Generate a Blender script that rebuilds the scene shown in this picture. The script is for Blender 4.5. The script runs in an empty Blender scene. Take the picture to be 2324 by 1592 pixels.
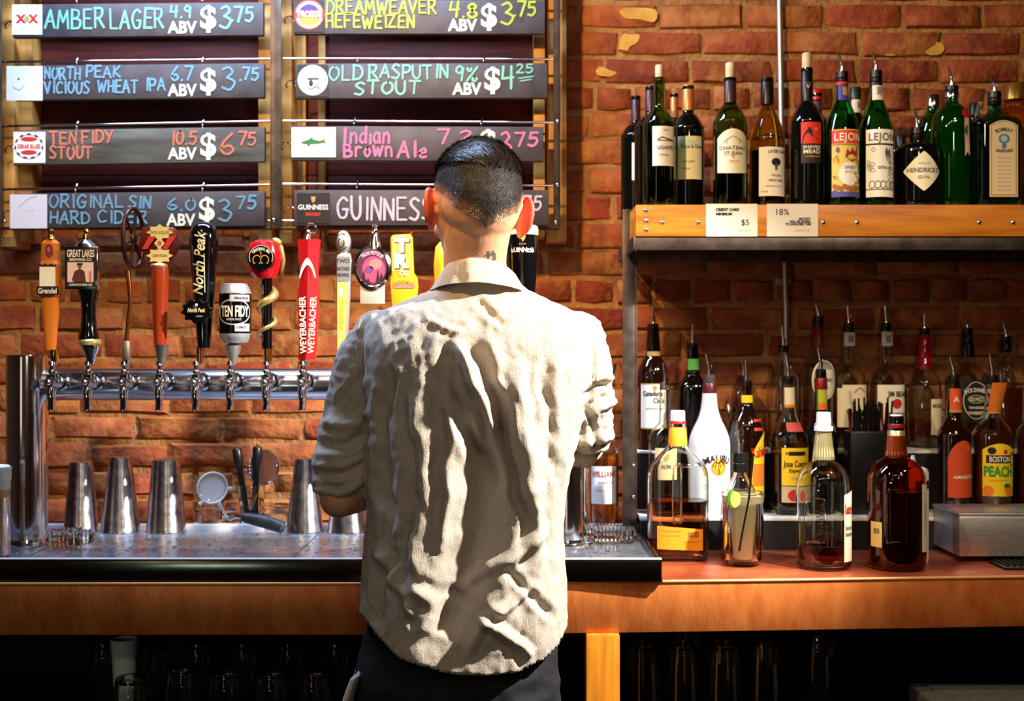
import bpy, bmesh, math, random
import numpy as np
from mathutils import Vector, Matrix, noise
R = random.Random(7)
sc = bpy.context.scene
COL = sc.collection
PI = math.pi
F, CX, CY, CZ = 2690.0, 1162.0, 796.0, 1.40      # focal length in photo pixels, photo centre, camera height
def X(px, s): return (px - CX) / s               # s = pixels per metre at that depth
def Z(py, s): return CZ - (py - CY) / s
def Y(s): return F / s

# ------------------------------------------------------------------ camera, world, lights, exposure
cam = bpy.data.objects.new('camera', bpy.data.cameras.new('camera')); COL.objects.link(cam)
cam.location = (0, 0, CZ); cam.rotation_euler = (PI / 2, 0, 0)
cam.data.sensor_width = 36; cam.data.lens = 36 * F / 2324
cam.data.clip_start = .05
cam.data.dof.use_dof = True; cam.data.dof.focus_distance = 2.02; cam.data.dof.aperture_fstop = 5.0
sc.camera = cam
w = bpy.data.worlds.new('world'); sc.world = w; w.use_nodes = True
w.node_tree.nodes['Background'].inputs[0].default_value = (.9, .62, .42, 1)
w.node_tree.nodes['Background'].inputs[1].default_value = .04
sc.view_settings.view_transform = 'Standard'; sc.view_settings.look = 'None'
sc.view_settings.exposure = 0.0; sc.view_settings.gamma = 1.0; sc.view_settings.use_curve_mapping = False
try:
    sc.cycles.use_denoising = True; sc.cycles.max_bounces = 14; sc.cycles.transmission_bounces = 12
    sc.cycles.transparent_max_bounces = 16; sc.cycles.sample_clamp_indirect = 4; sc.cycles.caustics_reflective = False
    sc.cycles.blur_glossy = .5
except Exception: pass

def light(name, kind, loc, target, power, color, size=.1, sizey=None, cone=None, blend=.5):
    L = bpy.data.lights.new(name, kind); L.energy = power; L.color = color
    if kind == 'AREA':
        L.size = size
        if sizey: L.shape = 'RECTANGLE'; L.size_y = sizey
    else: L.shadow_soft_size = size
    if kind == 'SPOT': L.spot_size = math.radians(cone); L.spot_blend = blend
    o = bpy.data.objects.new(name, L); COL.objects.link(o); o.location = loc
    o.rotation_euler = (Vector(target) - Vector(loc)).to_track_quat('-Z', 'Y').to_euler()
    return o
# warm track heads above the bar: light bricks, taps and labels, throw shadows right and down
light('warm_track_spot', 'SPOT', (-.80, 1.6, 2.42), (-.55, 2.99, 1.60), 50, (1, .66, .30), .025, cone=60, blend=.35)
light('warm_track_spot', 'SPOT', (-.38, 1.5, 2.46), (.62, 2.99, 1.72), 88, (1, .64, .28), .025, cone=84, blend=.6)
# cool white spot on the right: grazes the bartender's back and pools on the copper front
light('cool_track_spot', 'SPOT', (1.30, 1.66, 2.34), (.10, 2.2, 1.2), 520, (1, .95, .86), .03, cone=52, blend=.6)
# bluish lamp over the menu boards and the drip tray
light('board_lamp', 'AREA', (-.62, 2.46, 2.6), (-.62, 2.50, 1.0), 42, (.48, .66, 1), 1.2, .14)
# added fills out of view, for soft front light and glints on metal and glass
light('front_fill', 'AREA', (-1.9, -1.6, 2.1), (-.3, 2.6, 1.3), 2.4, (1, .78, .70), .5, 1.1)  # made-up soft fill from the front left
light('strip_fill', 'AREA', (-.5, .15, 3.0), (-.4, 2.4, 1.2), 2.2, (.82, .9, 1), 1.5, .03)  # added thin strip, for line highlights on the chrome tubes
light('right_fill_spot', 'SPOT', (.95, .95, 2.75), (.95, 2.58, 1.05), 80, (1, .84, .62), .05, cone=50, blend=.8)  # added spot to brighten the front bottles and the counter
light('strip_fill_right', 'AREA', (1.0, .2, 2.9), (.9, 2.6, 1.2), 3, (1, .86, .66), .7, .03)  # added warm strip, fills the right-hand bottles
light('low_glint_fill', 'AREA', (-1.1, .1, 1.05), (-.5, 2.5, .7), 1.1, (.72, 1, .84), .4, .05)  # added greenish light for glints on the glasses under the counter
light('room_fill', 'POINT', (.3, -1.2, 2.6), (0, 0, 0), 28, (1, .80, .58), .12)  # added point light, gives the chrome a brighter room to reflect

# ------------------------------------------------------------------ materials
_M = {}
def lin(c):
    return tuple((v / 255 / 12.92) if v / 255 <= .04045 else ((v / 255 + .055) / 1.055) ** 2.4 for v in c) + (1,)
def mat(name, c, rough=.5, metal=0, c2=None, ns=20, bump=0, bs=80, trans=0, ior=1.45, coat=0, stretch=None, contrast=(.35, .65), spec=None, rnd=0, sss=0, sheen=0):
    if name in _M: return _M[name]
    m = bpy.data.materials.new(name); _M[name] = m; m.use_nodes = True
    nt = m.node_tree; b = nt.nodes['Principled BSDF']; L = nt.links.new
    b.inputs['Base Color'].default_value = lin(c); b.inputs['Roughness'].default_value = rough
    b.inputs['Metallic'].default_value = metal; b.inputs['IOR'].default_value = ior
    if trans: b.inputs['Transmission Weight'].default_value = trans
    if coat: b.inputs['Coat Weight'].default_value = coat; b.inputs['Coat Roughness'].default_value = .08
    if spec is not None: b.inputs['Specular IOR Level'].default_value = spec
    if sss: b.inputs['Subsurface Weight'].default_value = sss; b.inputs['Subsurface Radius'].default_value = (.012, .004, .002)
    if sheen: b.inputs['Sheen Weight'].default_value = sheen
    if c2 or bump:
        geo = nt.nodes.new('ShaderNodeNewGeometry'); mp = nt.nodes.new('ShaderNodeMapping')
        L(geo.outputs['Position'], mp.inputs[0])
        if stretch: mp.inputs['Scale'].default_value = stretch
    if c2:
        n = nt.nodes.new('ShaderNodeTexNoise'); n.inputs['Scale'].default_value = ns; n.inputs['Detail'].default_value = 5
        L(mp.outputs[0], n.inputs['Vector'])
        r = nt.nodes.new('ShaderNodeValToRGB'); r.color_ramp.elements[0].position, r.color_ramp.elements[1].position = contrast
        r.color_ramp.elements[0].color = lin(c); r.color_ramp.elements[1].color = lin(c2)
        L(n.outputs['Fac'], r.inputs[0]); out = r.outputs[0]
        if rnd:
            oi = nt.nodes.new('ShaderNodeObjectInfo'); h = nt.nodes.new('ShaderNodeHueSaturation')
            mr = nt.nodes.new('ShaderNodeMapRange'); mr.inputs[3].default_value = 1 - rnd; mr.inputs[4].default_value = 1 + rnd
            L(oi.outputs['Random'], mr.inputs[0]); L(mr.outputs[0], h.inputs['Value'])
            ma = nt.nodes.new('ShaderNodeMath'); ma.operation = 'MULTIPLY_ADD'; ma.inputs[1].default_value = .016; ma.inputs[2].default_value = .492
            wn = nt.nodes.new('ShaderNodeTexWhiteNoise'); wn.noise_dimensions = '1D'
            L(oi.outputs['Random'], wn.inputs['W']); L(wn.outputs['Value'], ma.inputs[0]); L(ma.outputs[0], h.inputs['Hue'])
            L(out, h.inputs['Color']); out = h.outputs[0]
        L(out, b.inputs['Base Color'])
    if bump:
        n2 = nt.nodes.new('ShaderNodeTexNoise'); n2.inputs['Scale'].default_value = bs; n2.inputs['Detail'].default_value = 6
        L(mp.outputs[0], n2.inputs['Vector'])
        bp = nt.nodes.new('ShaderNodeBump'); bp.inputs['Strength'].default_value = 1; bp.inputs['Distance'].default_value = bump
        L(n2.outputs['Fac'], bp.inputs['Height']); L(bp.outputs[0], b.inputs['Normal'])
    return m
def flat(c, rough=.55): return mat('print_%02x%02x%02x' % tuple(c), c, rough)

chrome = mat('chrome', (225, 225, 228), .12, 1)
steel = mat('brushed_steel', (206, 204, 200), .38, .85, c2=(184, 182, 178), ns=40, stretch=(1, 1, 8))
shaker_m = mat('worn_shaker_steel', (200, 200, 205), .22, 1, c2=(150, 150, 158), ns=60, bump=.0004, bs=70)
tube_m = mat('satin_chrome', (230, 230, 234), .2, 1)
tray_m = mat('tray_steel', (206, 212, 226), .3, .9, c2=(170, 175, 185), ns=30, bump=.0003, bs=40)
iron = mat('raw_steel_angle', (92, 80, 72), .42, .7, c2=(66, 56, 50), ns=30, bump=.0002, bs=150)
lip_m = mat('steel_lip_highlight', (236, 236, 240), .45, .35)  # paler than the tray steel: light caught on its edges painted in
brass = mat('brass', (214, 160, 70), .2, 1)
goldm = mat('gold_paint', (205, 175, 105), .32, .6)
copperm = mat('copper_ferrule', (214, 130, 70), .2, 1)
bronze = mat('dark_bronze', (72, 42, 30), .35, .8)
coptop = mat('copper_sheet', (234, 140, 68), .46, .6, c2=(198, 98, 44), ns=11, bump=.0006, bs=60, stretch=(3, 3, 1.1), contrast=(.3, .75))
copsur = mat('copper_sheet_top', (214, 118, 72), .34, .6, c2=(172, 74, 48), ns=9, bump=.0005, bs=12)
pine = mat('pine_batten', (226, 168, 84), .55, c2=(196, 132, 58), ns=9, stretch=(3, 3, .35), bump=.0003, bs=60)
shelfwood = mat('oiled_oak', (206, 132, 40), .42, c2=(168, 92, 24), ns=10, stretch=(.5, 3, 6), bump=.0003, bs=60)
postwood = mat('oiled_post', (224, 146, 36), .4, c2=(190, 108, 22), ns=10, stretch=(6, 6, .5), bump=.0002, bs=60)
brickm = [mat('brick_a', (170, 84, 48), .9, c2=(134, 60, 38), ns=16, bump=.006, bs=60, rnd=.16),
          mat('brick_b', (184, 102, 56), .9, c2=(146, 70, 40), ns=20, bump=.006, bs=55, rnd=.16),
          mat('brick_c', (158, 78, 48), .9, c2=(188, 120, 68), ns=24, bump=.006, bs=50, rnd=.16),
          mat('brick_dark', (118, 66, 50), .9, c2=(150, 74, 48), ns=16, bump=.006, bs=55, rnd=.12)]
def lime_smears(m, c, lo, hi, scale):
    nt = m.node_tree; L = nt.links.new; b = nt.nodes['Principled BSDF']; src = b.inputs['Base Color'].links[0].from_socket
    g = nt.nodes.new('ShaderNodeNewGeometry'); n = nt.nodes.new('ShaderNodeTexNoise'); n.inputs['Scale'].default_value = scale; n.inputs['Detail'].default_value = 9; n.inputs['Roughness'].default_value = .65
    L(g.outputs['Position'], n.inputs['Vector']); mr = nt.nodes.new('ShaderNodeMapRange'); L(n.outputs['Fac'], mr.inputs[0]); mr.inputs[1].default_value = lo; mr.inputs[2].default_value = hi; mr.inputs[4].default_value = .8
    mx = nt.nodes.new('ShaderNodeMix'); mx.data_type = 'RGBA'; L(mr.outputs[0], mx.inputs['Factor']); L(src, mx.inputs['A']); mx.inputs['B'].default_value = lin(c); L(mx.outputs['Result'], b.inputs['Base Color'])
for m_ in brickm: lime_smears(m_, (192, 130, 70), .50, .63, 9)
mortar = mat('lime_mortar', (194, 146, 88), .95, c2=(152, 100, 58), ns=9, bump=.009, bs=70)
plaster = mat('yellow_plaster', (236, 190, 92), .8, c2=(214, 160, 70), ns=30, bump=.001, bs=80)
slate = mat('slate_board', (58, 52, 54), .55, c2=(72, 66, 68), ns=26, bump=.0002, bs=120)
slate_g = mat('smudged_slate_board', (62, 58, 52), .55, c2=(96, 98, 84), ns=7, stretch=(1, 1, 5))
black_p = mat('black_plastic', (14, 13, 14), .35)
black_g = mat('black_gloss', (8, 8, 10), .08, coat=.6)
ply_black = mat('black_painted_plywood', (13, 11, 10), .7)  # near-black base colour of the riser, counter core and under-counter panels
dark_glass = mat('dark_wine_glass', (9, 11, 8), .04, coat=.8)
dark_amber = mat('dark_brown_glass', (26, 9, 4), .04, coat=.8)
g_clear = mat('clear_glass', (244, 248, 244), .0, trans=1, ior=1.48)
g_green = mat('green_glass', (150, 190, 92), .0, trans=1, ior=1.48)
g_bgreen = mat('bright_green_glass', (92, 204, 92), .0, trans=1, ior=1.48)
g_olive = mat('amber_olive_glass', (214, 196, 110), .0, trans=1, ior=1.48)
g_teal = mat('teal_glass', (120, 220, 196), .0, trans=1, ior=1.48)
g_amber = mat('red_amber_glass', (222, 96, 44), .0, trans=1, ior=1.48)
g_gold = mat('golden_glass', (230, 190, 70), .0, trans=1, ior=1.48)
l_wine = mat('red_wine', (12, 3, 4), .1)
l_bourbon = mat('bourbon', (244, 124, 60), .0, trans=1, ior=1.33)
l_cola = mat('dark_bourbon', (200, 84, 50), .0, trans=1, ior=1.33)
l_gold = mat('golden_spirit', (238, 176, 60), .0, trans=1, ior=1.33)
l_drink = mat('cloudy_cocktail', (252, 232, 176), .35, trans=.05, ior=1.33, sss=0)
l_beer = mat('pale_cider', (232, 168, 84), .4, trans=.2, ior=1.33)
corkm = mat('cork', (236, 214, 176), .8, c2=(212, 184, 140), ns=90)
paper = flat((240, 234, 222), .8)

# ------------------------------------------------------------------ mesh builder
WL = {}
class MB:
    def __init__(s): s.v = []; s.f = []; s.mi = []; s.mats = []; s.cur = 0
    def use(s, m):
        if m not in s.mats: s.mats.append(m)
        s.cur = s.mats.index(m); return s
    def add(s, vs, fs):
        o = len(s.v); s.v += [tuple(p) for p in vs]
        for f in fs: s.f.append(tuple(i + o for i in f)); s.mi.append(s.cur)
        return s
    def box(s, x0, x1, y0, y1, z0, z1, rot=None, piv=None):
        vs = [Vector((x, y, z)) for x in (x0, x1) for y in (y0, y1) for z in (z0, z1)]
        if rot:
            piv = Vector(piv or ((x0 + x1) / 2, (y0 + y1) / 2, (z0 + z1) / 2))
            Mx = Matrix.Rotation(rot[1], 3, rot[0]); vs = [Mx @ (q - piv) + piv for q in vs]
        return s.add(vs, [(0, 1, 3, 2), (4, 6, 7, 5), (0, 4, 5, 1), (2, 3, 7, 6), (0, 2, 6, 4), (1, 5, 7, 3)])
    def tube(s, pts, rad, n=10, caps=True, flat_=1.0):
        pts = [Vector(p) for p in pts]
        if not hasattr(rad, '__len__'): rad = [rad] * len(pts)
        vs = []; ref = None
        for i, p in enumerate(pts):
            t = (pts[min(i + 1, len(pts) - 1)] - pts[max(i - 1, 0)]).normalized()
            if ref is None:
                ref = Vector((0, 0, 1)) if abs(t.z) < .9 else Vector((1, 0, 0))
            a = (ref - t * ref.dot(t)).normalized(); b = t.cross(a); ref = a
            for k in range(n):
                q = 2 * PI * k / n
                vs.append(p + (a * math.cos(q) + b * math.sin(q) * flat_) * rad[i])
        fs = [(i * n + k, i * n + (k + 1) % n, (i + 1) * n + (k + 1) % n, (i + 1) * n + k) for i in range(len(pts) - 1) for k in range(n)]
        if caps: fs += [tuple(range(n))[::-1], tuple((len(pts) - 1) * n + k for k in range(n))]
        return s.add(vs, fs)
    def lathe(s, prof, c=(0, 0, 0), n=28, ex=2, ay=1, rev=False, caps=True, rot=None):
        vs = []
        for r, z in prof:
            for k in range(n):
                q = 2 * PI * (k + .5) / n; cs, sn = math.cos(q), math.sin(q)
                g = (abs(cs) ** ex + abs(sn) ** ex) ** (-1 / ex)
                p = Vector((r * g * cs, r * g * sn * ay, z))
                if rot: p = rot @ p
                vs.append(p + Vector(c))
        m = len(prof)
        fs = [(i * n + k, i * n + (k + 1) % n, (i + 1) * n + (k + 1) % n, (i + 1) * n + k) for i in range(m - 1) for k in range(n)]
        if caps: fs += [tuple(range(n))[::-1], tuple((m - 1) * n + k for k in range(n))]
        if rev: fs = [f[::-1] for f in fs]
        return s.add(vs, fs)
    def ball(s, c, r, n=14, rot=None):
        if not hasattr(r, '__len__'): r = (r, r, r)
        m = max(6, n // 2); vs = []; c = Vector(c)
        for i in range(m + 1):
            th = PI * i / m
            for k in range(n):
                q = 2 * PI * k / n
                p = Vector((r[0] * math.sin(th) * math.cos(q), r[1] * math.sin(th) * math.sin(q), -r[2] * math.cos(th)))
                if rot: p = rot @ p
                vs.append(c + p)
        return s.add(vs, [(i * n + k, i * n + (k + 1) % n, (i + 1) * n + (k + 1) % n, (i + 1) * n + k) for i in range(m) for k in range(n)])
    def prism(s, pts, y0, y1):      # outline in (x, z), extruded in y
        n = len(pts); vs = [(x, y0, z) for x, z in pts] + [(x, y1, z) for x, z in pts]
        return s.add(vs, [tuple(range(n)), tuple(range(2 * n - 1, n - 1, -1))] + [(k, k + n, (k + 1) % n + n, (k + 1) % n) for k in range(n)])
    def build(s, name, m=None, parent=None, bevel=0, smooth=True, ang=38, fix=True):
        if m is not None and not s.mats: s.mats = [m]
        off = WL.get(parent.name, Vector((0, 0, 0))) if parent else Vector((0, 0, 0))
        me = bpy.data.meshes.new(name)
        me.from_pydata([tuple(Vector(p) - off) for p in s.v], [], s.f)
        for q in s.mats: me.materials.append(q)
        me.polygons.foreach_set('material_index', s.mi)
        bm = bmesh.new(); bm.from_mesh(me)
        if fix:
            bmesh.ops.remove_doubles(bm, verts=bm.verts, dist=1e-6)
            bmesh.ops.recalc_face_normals(bm, faces=bm.faces)
        if bevel:
            es = [e for e in bm.edges if len(e.link_faces) == 2 and e.calc_face_angle(0) > .6]
            bmesh.ops.bevel(bm, geom=es, offset=bevel, segments=2, affect='EDGES', profile=.5)
        bm.to_mesh(me); bm.free()
        if smooth: me.shade_smooth(); me.set_sharp_from_angle(angle=math.radians(ang))
        o = bpy.data.objects.new(name, me); COL.objects.link(o)
        if parent: o.parent = parent; WL[o.name] = off
        else: WL[o.name] = Vector((0, 0, 0))
        return o
def tag(o, label=None, cat=None, group=None, kind=None):
    if label: o['label'] = label
    if cat: o['category'] = cat
    if group: o['group'] = group
    if kind: o['kind'] = kind
    return o
def thing(name, label, cat, loc, group=None):
    o = bpy.data.objects.new(name, None); COL.objects.link(o); o.location = loc; o.empty_display_size = .02
    WL[o.name] = Vector(loc); return tag(o, label, cat, group)
def copy_tree(o, shift, parent=None):
    c = o.copy(); COL.objects.link(c)
    if parent: c.parent = parent
    else: c.location = o.location + Vector(shift)
    for ch in o.children: copy_tree(ch, shift, c)
    return c
def smooth_poly(pts, k=6):
    if len(pts) < 3: return pts
    out = []; P_ = [pts[0]] + list(pts) + [pts[-1]]
    for i in range(1, len(P_) - 2):
        p0, p1, p2, p3 = P_[i - 1:i + 3]
        for j in range(k):
            t = j / k
            out.append(tuple(.5 * ((2 * b) + (-a + c) * t + (2 * a - 5 * b + 4 * c - d) * t * t + (-a + 3 * b - 3 * c + d) * t ** 3) for a, b, c, d in zip(p0, p1, p2, p3)))
    out.append(tuple(pts[-1])); return out

# ------------------------------------------------------------------ flat print (text, labels) laid on a surface
_T = {}
def textmesh(body, bold=0, shear=0, space=1):
    key = (body, bold, shear, space)
    if key not in _T:
        c = bpy.data.curves.new('t', 'FONT'); c.body = body; c.size = 1; c.offset = bold; c.shear = shear; c.space_character = space
        c.resolution_u = 3; c.fill_mode = 'FRONT'
        o = bpy.data.objects.new('t', c); COL.objects.link(o)
        dg = bpy.context.evaluated_depsgraph_get(); me = bpy.data.meshes.new_from_object(o.evaluated_get(dg))
        _T[key] = ([tuple(v.co)[:2] for v in me.vertices], [tuple(p.vertices) for p in me.polygons])
        bpy.data.objects.remove(o); bpy.data.curves.remove(c); bpy.data.meshes.remove(me)
    return _T[key]
class Lab:
    """Flat print in (u, v) units, v up; fn(u, v, layer) gives the world point."""
    def __init__(s, fn): s.fn = fn; s.mb = MB(); s.n = 1
    def _a(s, pts, fs, m, l):
        s.mb.use(m); s.mb.add([s.fn(u, v, l) for u, v in pts], fs)
    def strip(s, u0, u1, lo, hi, m, l=0, k=14, rows=1):
        lo_ = lo if callable(lo) else (lambda t: lo); hi_ = hi if callable(hi) else (lambda t: hi)
        pts = []
        for i in range(k + 1):
            t = i / k; u = u0 + (u1 - u0) * t
            for j in range(rows + 1): pts.append((u, lo_(t) + (hi_(t) - lo_(t)) * j / rows))
        q = rows + 1
        s._a(pts, [(i * q + j, (i + 1) * q + j, (i + 1) * q + j + 1, i * q + j + 1) for i in range(k) for j in range(rows)], m, l)
    def ell(s, u, v, a, b, m, l=1, n=24, rot=0):
        cr, sr = math.cos(rot), math.sin(rot)
        pts = [(u, v)]
        for rr in (.5, 1):
            for k in range(n):
                q = 2 * PI * k / n; x, y = a * rr * math.cos(q), b * rr * math.sin(q)
                pts.append((u + x * cr - y * sr, v + x * sr + y * cr))
        fs = [(0, 1 + k, 1 + (k + 1) % n) for k in range(n)] + [(1 + k, 1 + n + k, 1 + n + (k + 1) % n, 1 + (k + 1) % n) for k in range(n)]
        s._a(pts, fs, m, l)
    def ring(s, u, v, a, b, wd, m, l=1, n=32, t0=0, t1=1):
        pts = []
        for k in range(n + 1):
            q = 2 * PI * (t0 + (t1 - t0) * k / n)
            pts += [(u + a * math.cos(q), v + b * math.sin(q)), (u + (a - wd) * math.cos(q), v + (b - wd) * math.sin(q))]
        s._a(pts, [(2 * k, 2 * k + 1, 2 * k + 3, 2 * k + 2) for k in range(n)], m, l)
    def poly(s, pts, m, l=1):
        from mathutils.geometry import tessellate_polygon
        s._a(pts, [tuple(t) for t in tessellate_polygon([[Vector((a, b, 0)) for a, b in pts]])], m, l)
    def line(s, pts, wd, m, l=2):
        for i, (a, b) in enumerate(pts):
            s._a([(a + wd / 2 * math.cos(PI * k / 4), b + wd / 2 * math.sin(PI * k / 4)) for k in range(8)], [tuple(range(8))], m, l)
            if i:
                a0, b0 = pts[i - 1]; dx, dy = a - a0, b - b0; d = math.hypot(dx, dy) or 1; nx, ny = -dy / d * wd / 2, dx / d * wd / 2
                s._a([(a0 + nx, b0 + ny), (a0 - nx, b0 - ny), (a - nx, b - ny), (a + nx, b + ny)], [(0, 1, 2, 3)], m, l)
    def text(s, body, u, v, h, m, l=2, bold=.02, shear=0, wide=None, rot=0, arc=None, space=1):
        """centre (u, v), cap height h; wide = fit to this width; arc = radius (up) to bend the line"""
        vs, fs = textmesh(body, bold, shear, space)
        if not vs: return
        x0 = min(a for a, b in vs); x1 = max(a for a, b in vs); k = h / .7
        kx = (wide / (x1 - x0)) if wide else k
        cr, sr = math.cos(rot), math.sin(rot); pts = []
        for a, b in vs:
            x, y = (a - (x0 + x1) / 2) * kx, (b - .35) * k
            if arc:
                q = x / arc; x, y = (arc + y) * math.sin(q), (arc + y) * math.cos(q) - arc
            pts.append((u + x * cr - y * sr, v + x * sr + y * cr))
        s._a(pts, fs, m, l)
    def build(s, name, parent): return s.mb.build(name, None, parent, smooth=False, fix=False) if s.mb.v else None
def plane_px(s_, y, fac=1):      # (u, v) in photo pixels (v = -py) on a vertical plane at depth y
    return lambda u, v, l: (X(u, s_), y - .0005 - .0004 * l, Z(-v, s_))
def cyl(c, r, ex=2, ay=1, turn=0, tilt=0):     # (u, v) metres; u = arc length from the camera side, v = height above c
    def fn(u, v, l):
        rr = (r(v) if callable(r) else r)
        q = -PI / 2 + u / rr + turn; cs, sn = math.cos(q), math.sin(q)
        g = (abs(cs) ** ex + abs(sn) ** ex) ** (-1 / ex); e = rr + .0005 + .0003 * l
        return (c[0] + e * g * cs, c[1] + e * g * sn * ay, c[2] + v)
    return fn

# single-stroke chalk hand
G = {
'A': '0,0 .38,1 .75,0|.15,.36 .6,.36', 'B': '.05,0 .05,1|~.05,1 .55,.92 .5,.6 .08,.53|~.08,.53 .68,.42 .6,.05 .03,0', 'C': '~.68,.85 .4,1 .1,.75 .05,.4 .25,.03 .7,.12',
'D': '.05,0 .05,1|~.0,1 .5,.92 .72,.5 .5,.08 0,0', 'E': '.62,1 .05,1 .05,0 .65,0|.05,.52 .52,.52', 'F': '.65,1 .05,1 .05,0|.05,.52 .52,.52',
'G': '~.68,.85 .4,1 .1,.75 .05,.4 .25,.03 .6,.05 .7,.42|.42,.42 .75,.42', 'H': '.05,0 .05,1|.65,0 .65,1|.05,.5 .65,.5', 'I': '.2,0 .2,1',
'K': '.05,0 .05,1|.6,1 .06,.45 .68,0', 'L': '.05,1 .05,0 .6,0', 'M': '.0,0 .12,1 .42,.35 .72,1 .85,0', 'N': '.05,0 .05,1 .65,0 .65,1',
'O': '~.38,1 .08,.75 .06,.3 .38,0 .7,.3 .7,.75 .4,1', 'P': '.05,0 .05,1|~.0,1 .55,.97 .62,.7 .45,.48 .06,.45', 'R': '.05,0 .05,1|~.0,1 .55,.97 .6,.7 .4,.5 .08,.48|.3,.48 .72,0',
'S': '~.62,.88 .35,1 .08,.78 .32,.52 .6,.3 .4,0 .02,.08', 'T': '0,1 .72,1|.36,1 .36,0', 'U': '~.05,1 .06,.3 .33,0 .62,.25 .65,1', 'V': '0,1 .35,0 .7,1', 'W': '0,1 .22,0 .45,.75 .68,0 .95,1',
'X': '0,0 .65,1|0,1 .65,0', 'Y': '0,1 .35,.5|.7,1 .2,0', 'Z': '0,1 .62,1 0,0 .68,0', '.': '.08,.0 .12,.04', '%': '~.2,1 .05,.85 .2,.7 .33,.85 .2,1|.75,1 .05,0|~.6,.3 .45,.15 .6,0 .75,.15 .6,.3',
'0': '~.35,1 .06,.7 .08,.25 .35,0 .62,.3 .62,.75 .35,1', '1': '.2,0 .2,1', '2': '~.05,.8 .3,1 .55,.8 .4,.45 .02,.02|.02,.02 .65,.05', '3': '~.05,.9 .35,1 .55,.78 .25,.54|~.25,.54 .65,.35 .4,0 .0,.1',
'4': '.1,1 .02,.45 .65,.5|.55,1 .5,0', '5': '.62,1 .15,1 .1,.58|~.1,.58 .5,.6 .62,.3 .35,0 .02,.08', '6': '~.5,1 .12,.55 .08,.15 .35,0 .6,.2 .4,.42 .1,.3', '7': '0,1 .65,1 .25,0',
'8': '~.35,.52 .08,.75 .35,1 .6,.78 .35,.52 .05,.25 .35,0 .65,.25 .35,.52', '9': '~.58,.75 .3,1 .08,.7 .35,.5 .58,.8|.58,.85 .5,0', '_': '0,0 1.6,.08|.05,-.22 1.5,-.12',
'n': '.05,0 .05,.62|~.05,.45 .3,.65 .48,.4 .5,0', 'd': '~.5,.5 .25,.62 .05,.3 .2,.0 .48,.15|.52,1.05 .52,0', 'i': '.12,0 .12,.6', 'a': '~.48,.5 .25,.65 .05,.3 .2,.0 .45,.15|.48,.62 .5,0',
'r': '.05,0 .05,.62|~.05,.42 .22,.62 .42,.58', 'o': '~.27,.62 .05,.32 .27,0 .5,.32 .27,.62', 'w': '0,.62 .17,0 .35,.5 .52,0 .72,.62', 'l': '.1,0 .1,1', 'e': '~.05,.3 .45,.38 .35,.62 .06,.4 .15,.03 .5,.05'}
def ribbon(lab, pts, wd, m, off):
    n = len(pts); L_, R_ = [], []
    for i, (a, b) in enumerate(pts):
        p0, p1 = pts[max(i - 1, 0)], pts[min(i + 1, n - 1)]; dx, dy = p1[0] - p0[0], p1[1] - p0[1]; d = math.hypot(dx, dy) or 1
        if 0 < i < n - 1:
            d1 = math.hypot(a - p0[0], b - p0[1]) or 1; d2 = math.hypot(p1[0] - a, p1[1] - b) or 1
            t1 = ((a - p0[0]) / d1, (b - p0[1]) / d1); t2 = ((p1[0] - a) / d2, (p1[1] - b) / d2); tx, ty = t1[0] + t2[0], t1[1] + t2[1]; q = math.hypot(tx, ty)
            if q < .5: tx, ty, k = t1[0], t1[1], 1
            else: tx, ty = tx / q, ty / q; k = min(1.5, 1 / max(.4, tx * t1[0] + ty * t1[1]))
        else: tx, ty, k = dx / d, dy / d, 1
        ww = wd / 2 * k; L_.append((a - ty * ww, b + tx * ww)); R_.append((a + ty * ww, b - tx * ww))
    (a, b), (c, e) = pts[0], pts[1]; q0 = math.atan2(e - b, c - a); (c, e), (a2, b2) = pts[-2], pts[-1]; q1 = math.atan2(b2 - e, a2 - c)
    o = len(lab.mb.v); P_ = [];
    for i in range(n): P_ += [L_[i], R_[i]]
    fs = [(2 * i, 2 * i + 1, 2 * i + 3, 2 * i + 2) for i in range(n - 1)]
    for (cx, cy), q, i0, i1 in ((pts[0], q0 + PI, 1, 0), (pts[-1], q1, 2 * n - 2, 2 * n - 1)):
        s0 = len(P_); P_ += [(cx + wd / 2 * math.cos(q + t), cy + wd / 2 * math.sin(q + t)) for t in (.9, .3, -.3, -.9)]; fs.append((i0, s0, s0 + 1, s0 + 2, s0 + 3, i1) if i0 > 1 else (i0, s0, s0 + 1, s0 + 2, s0 + 3, i1))
    lab.mb.use(m); lab.mb.add([lab.fn(u, v, 2 + off) for u, v in P_], fs)
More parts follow.
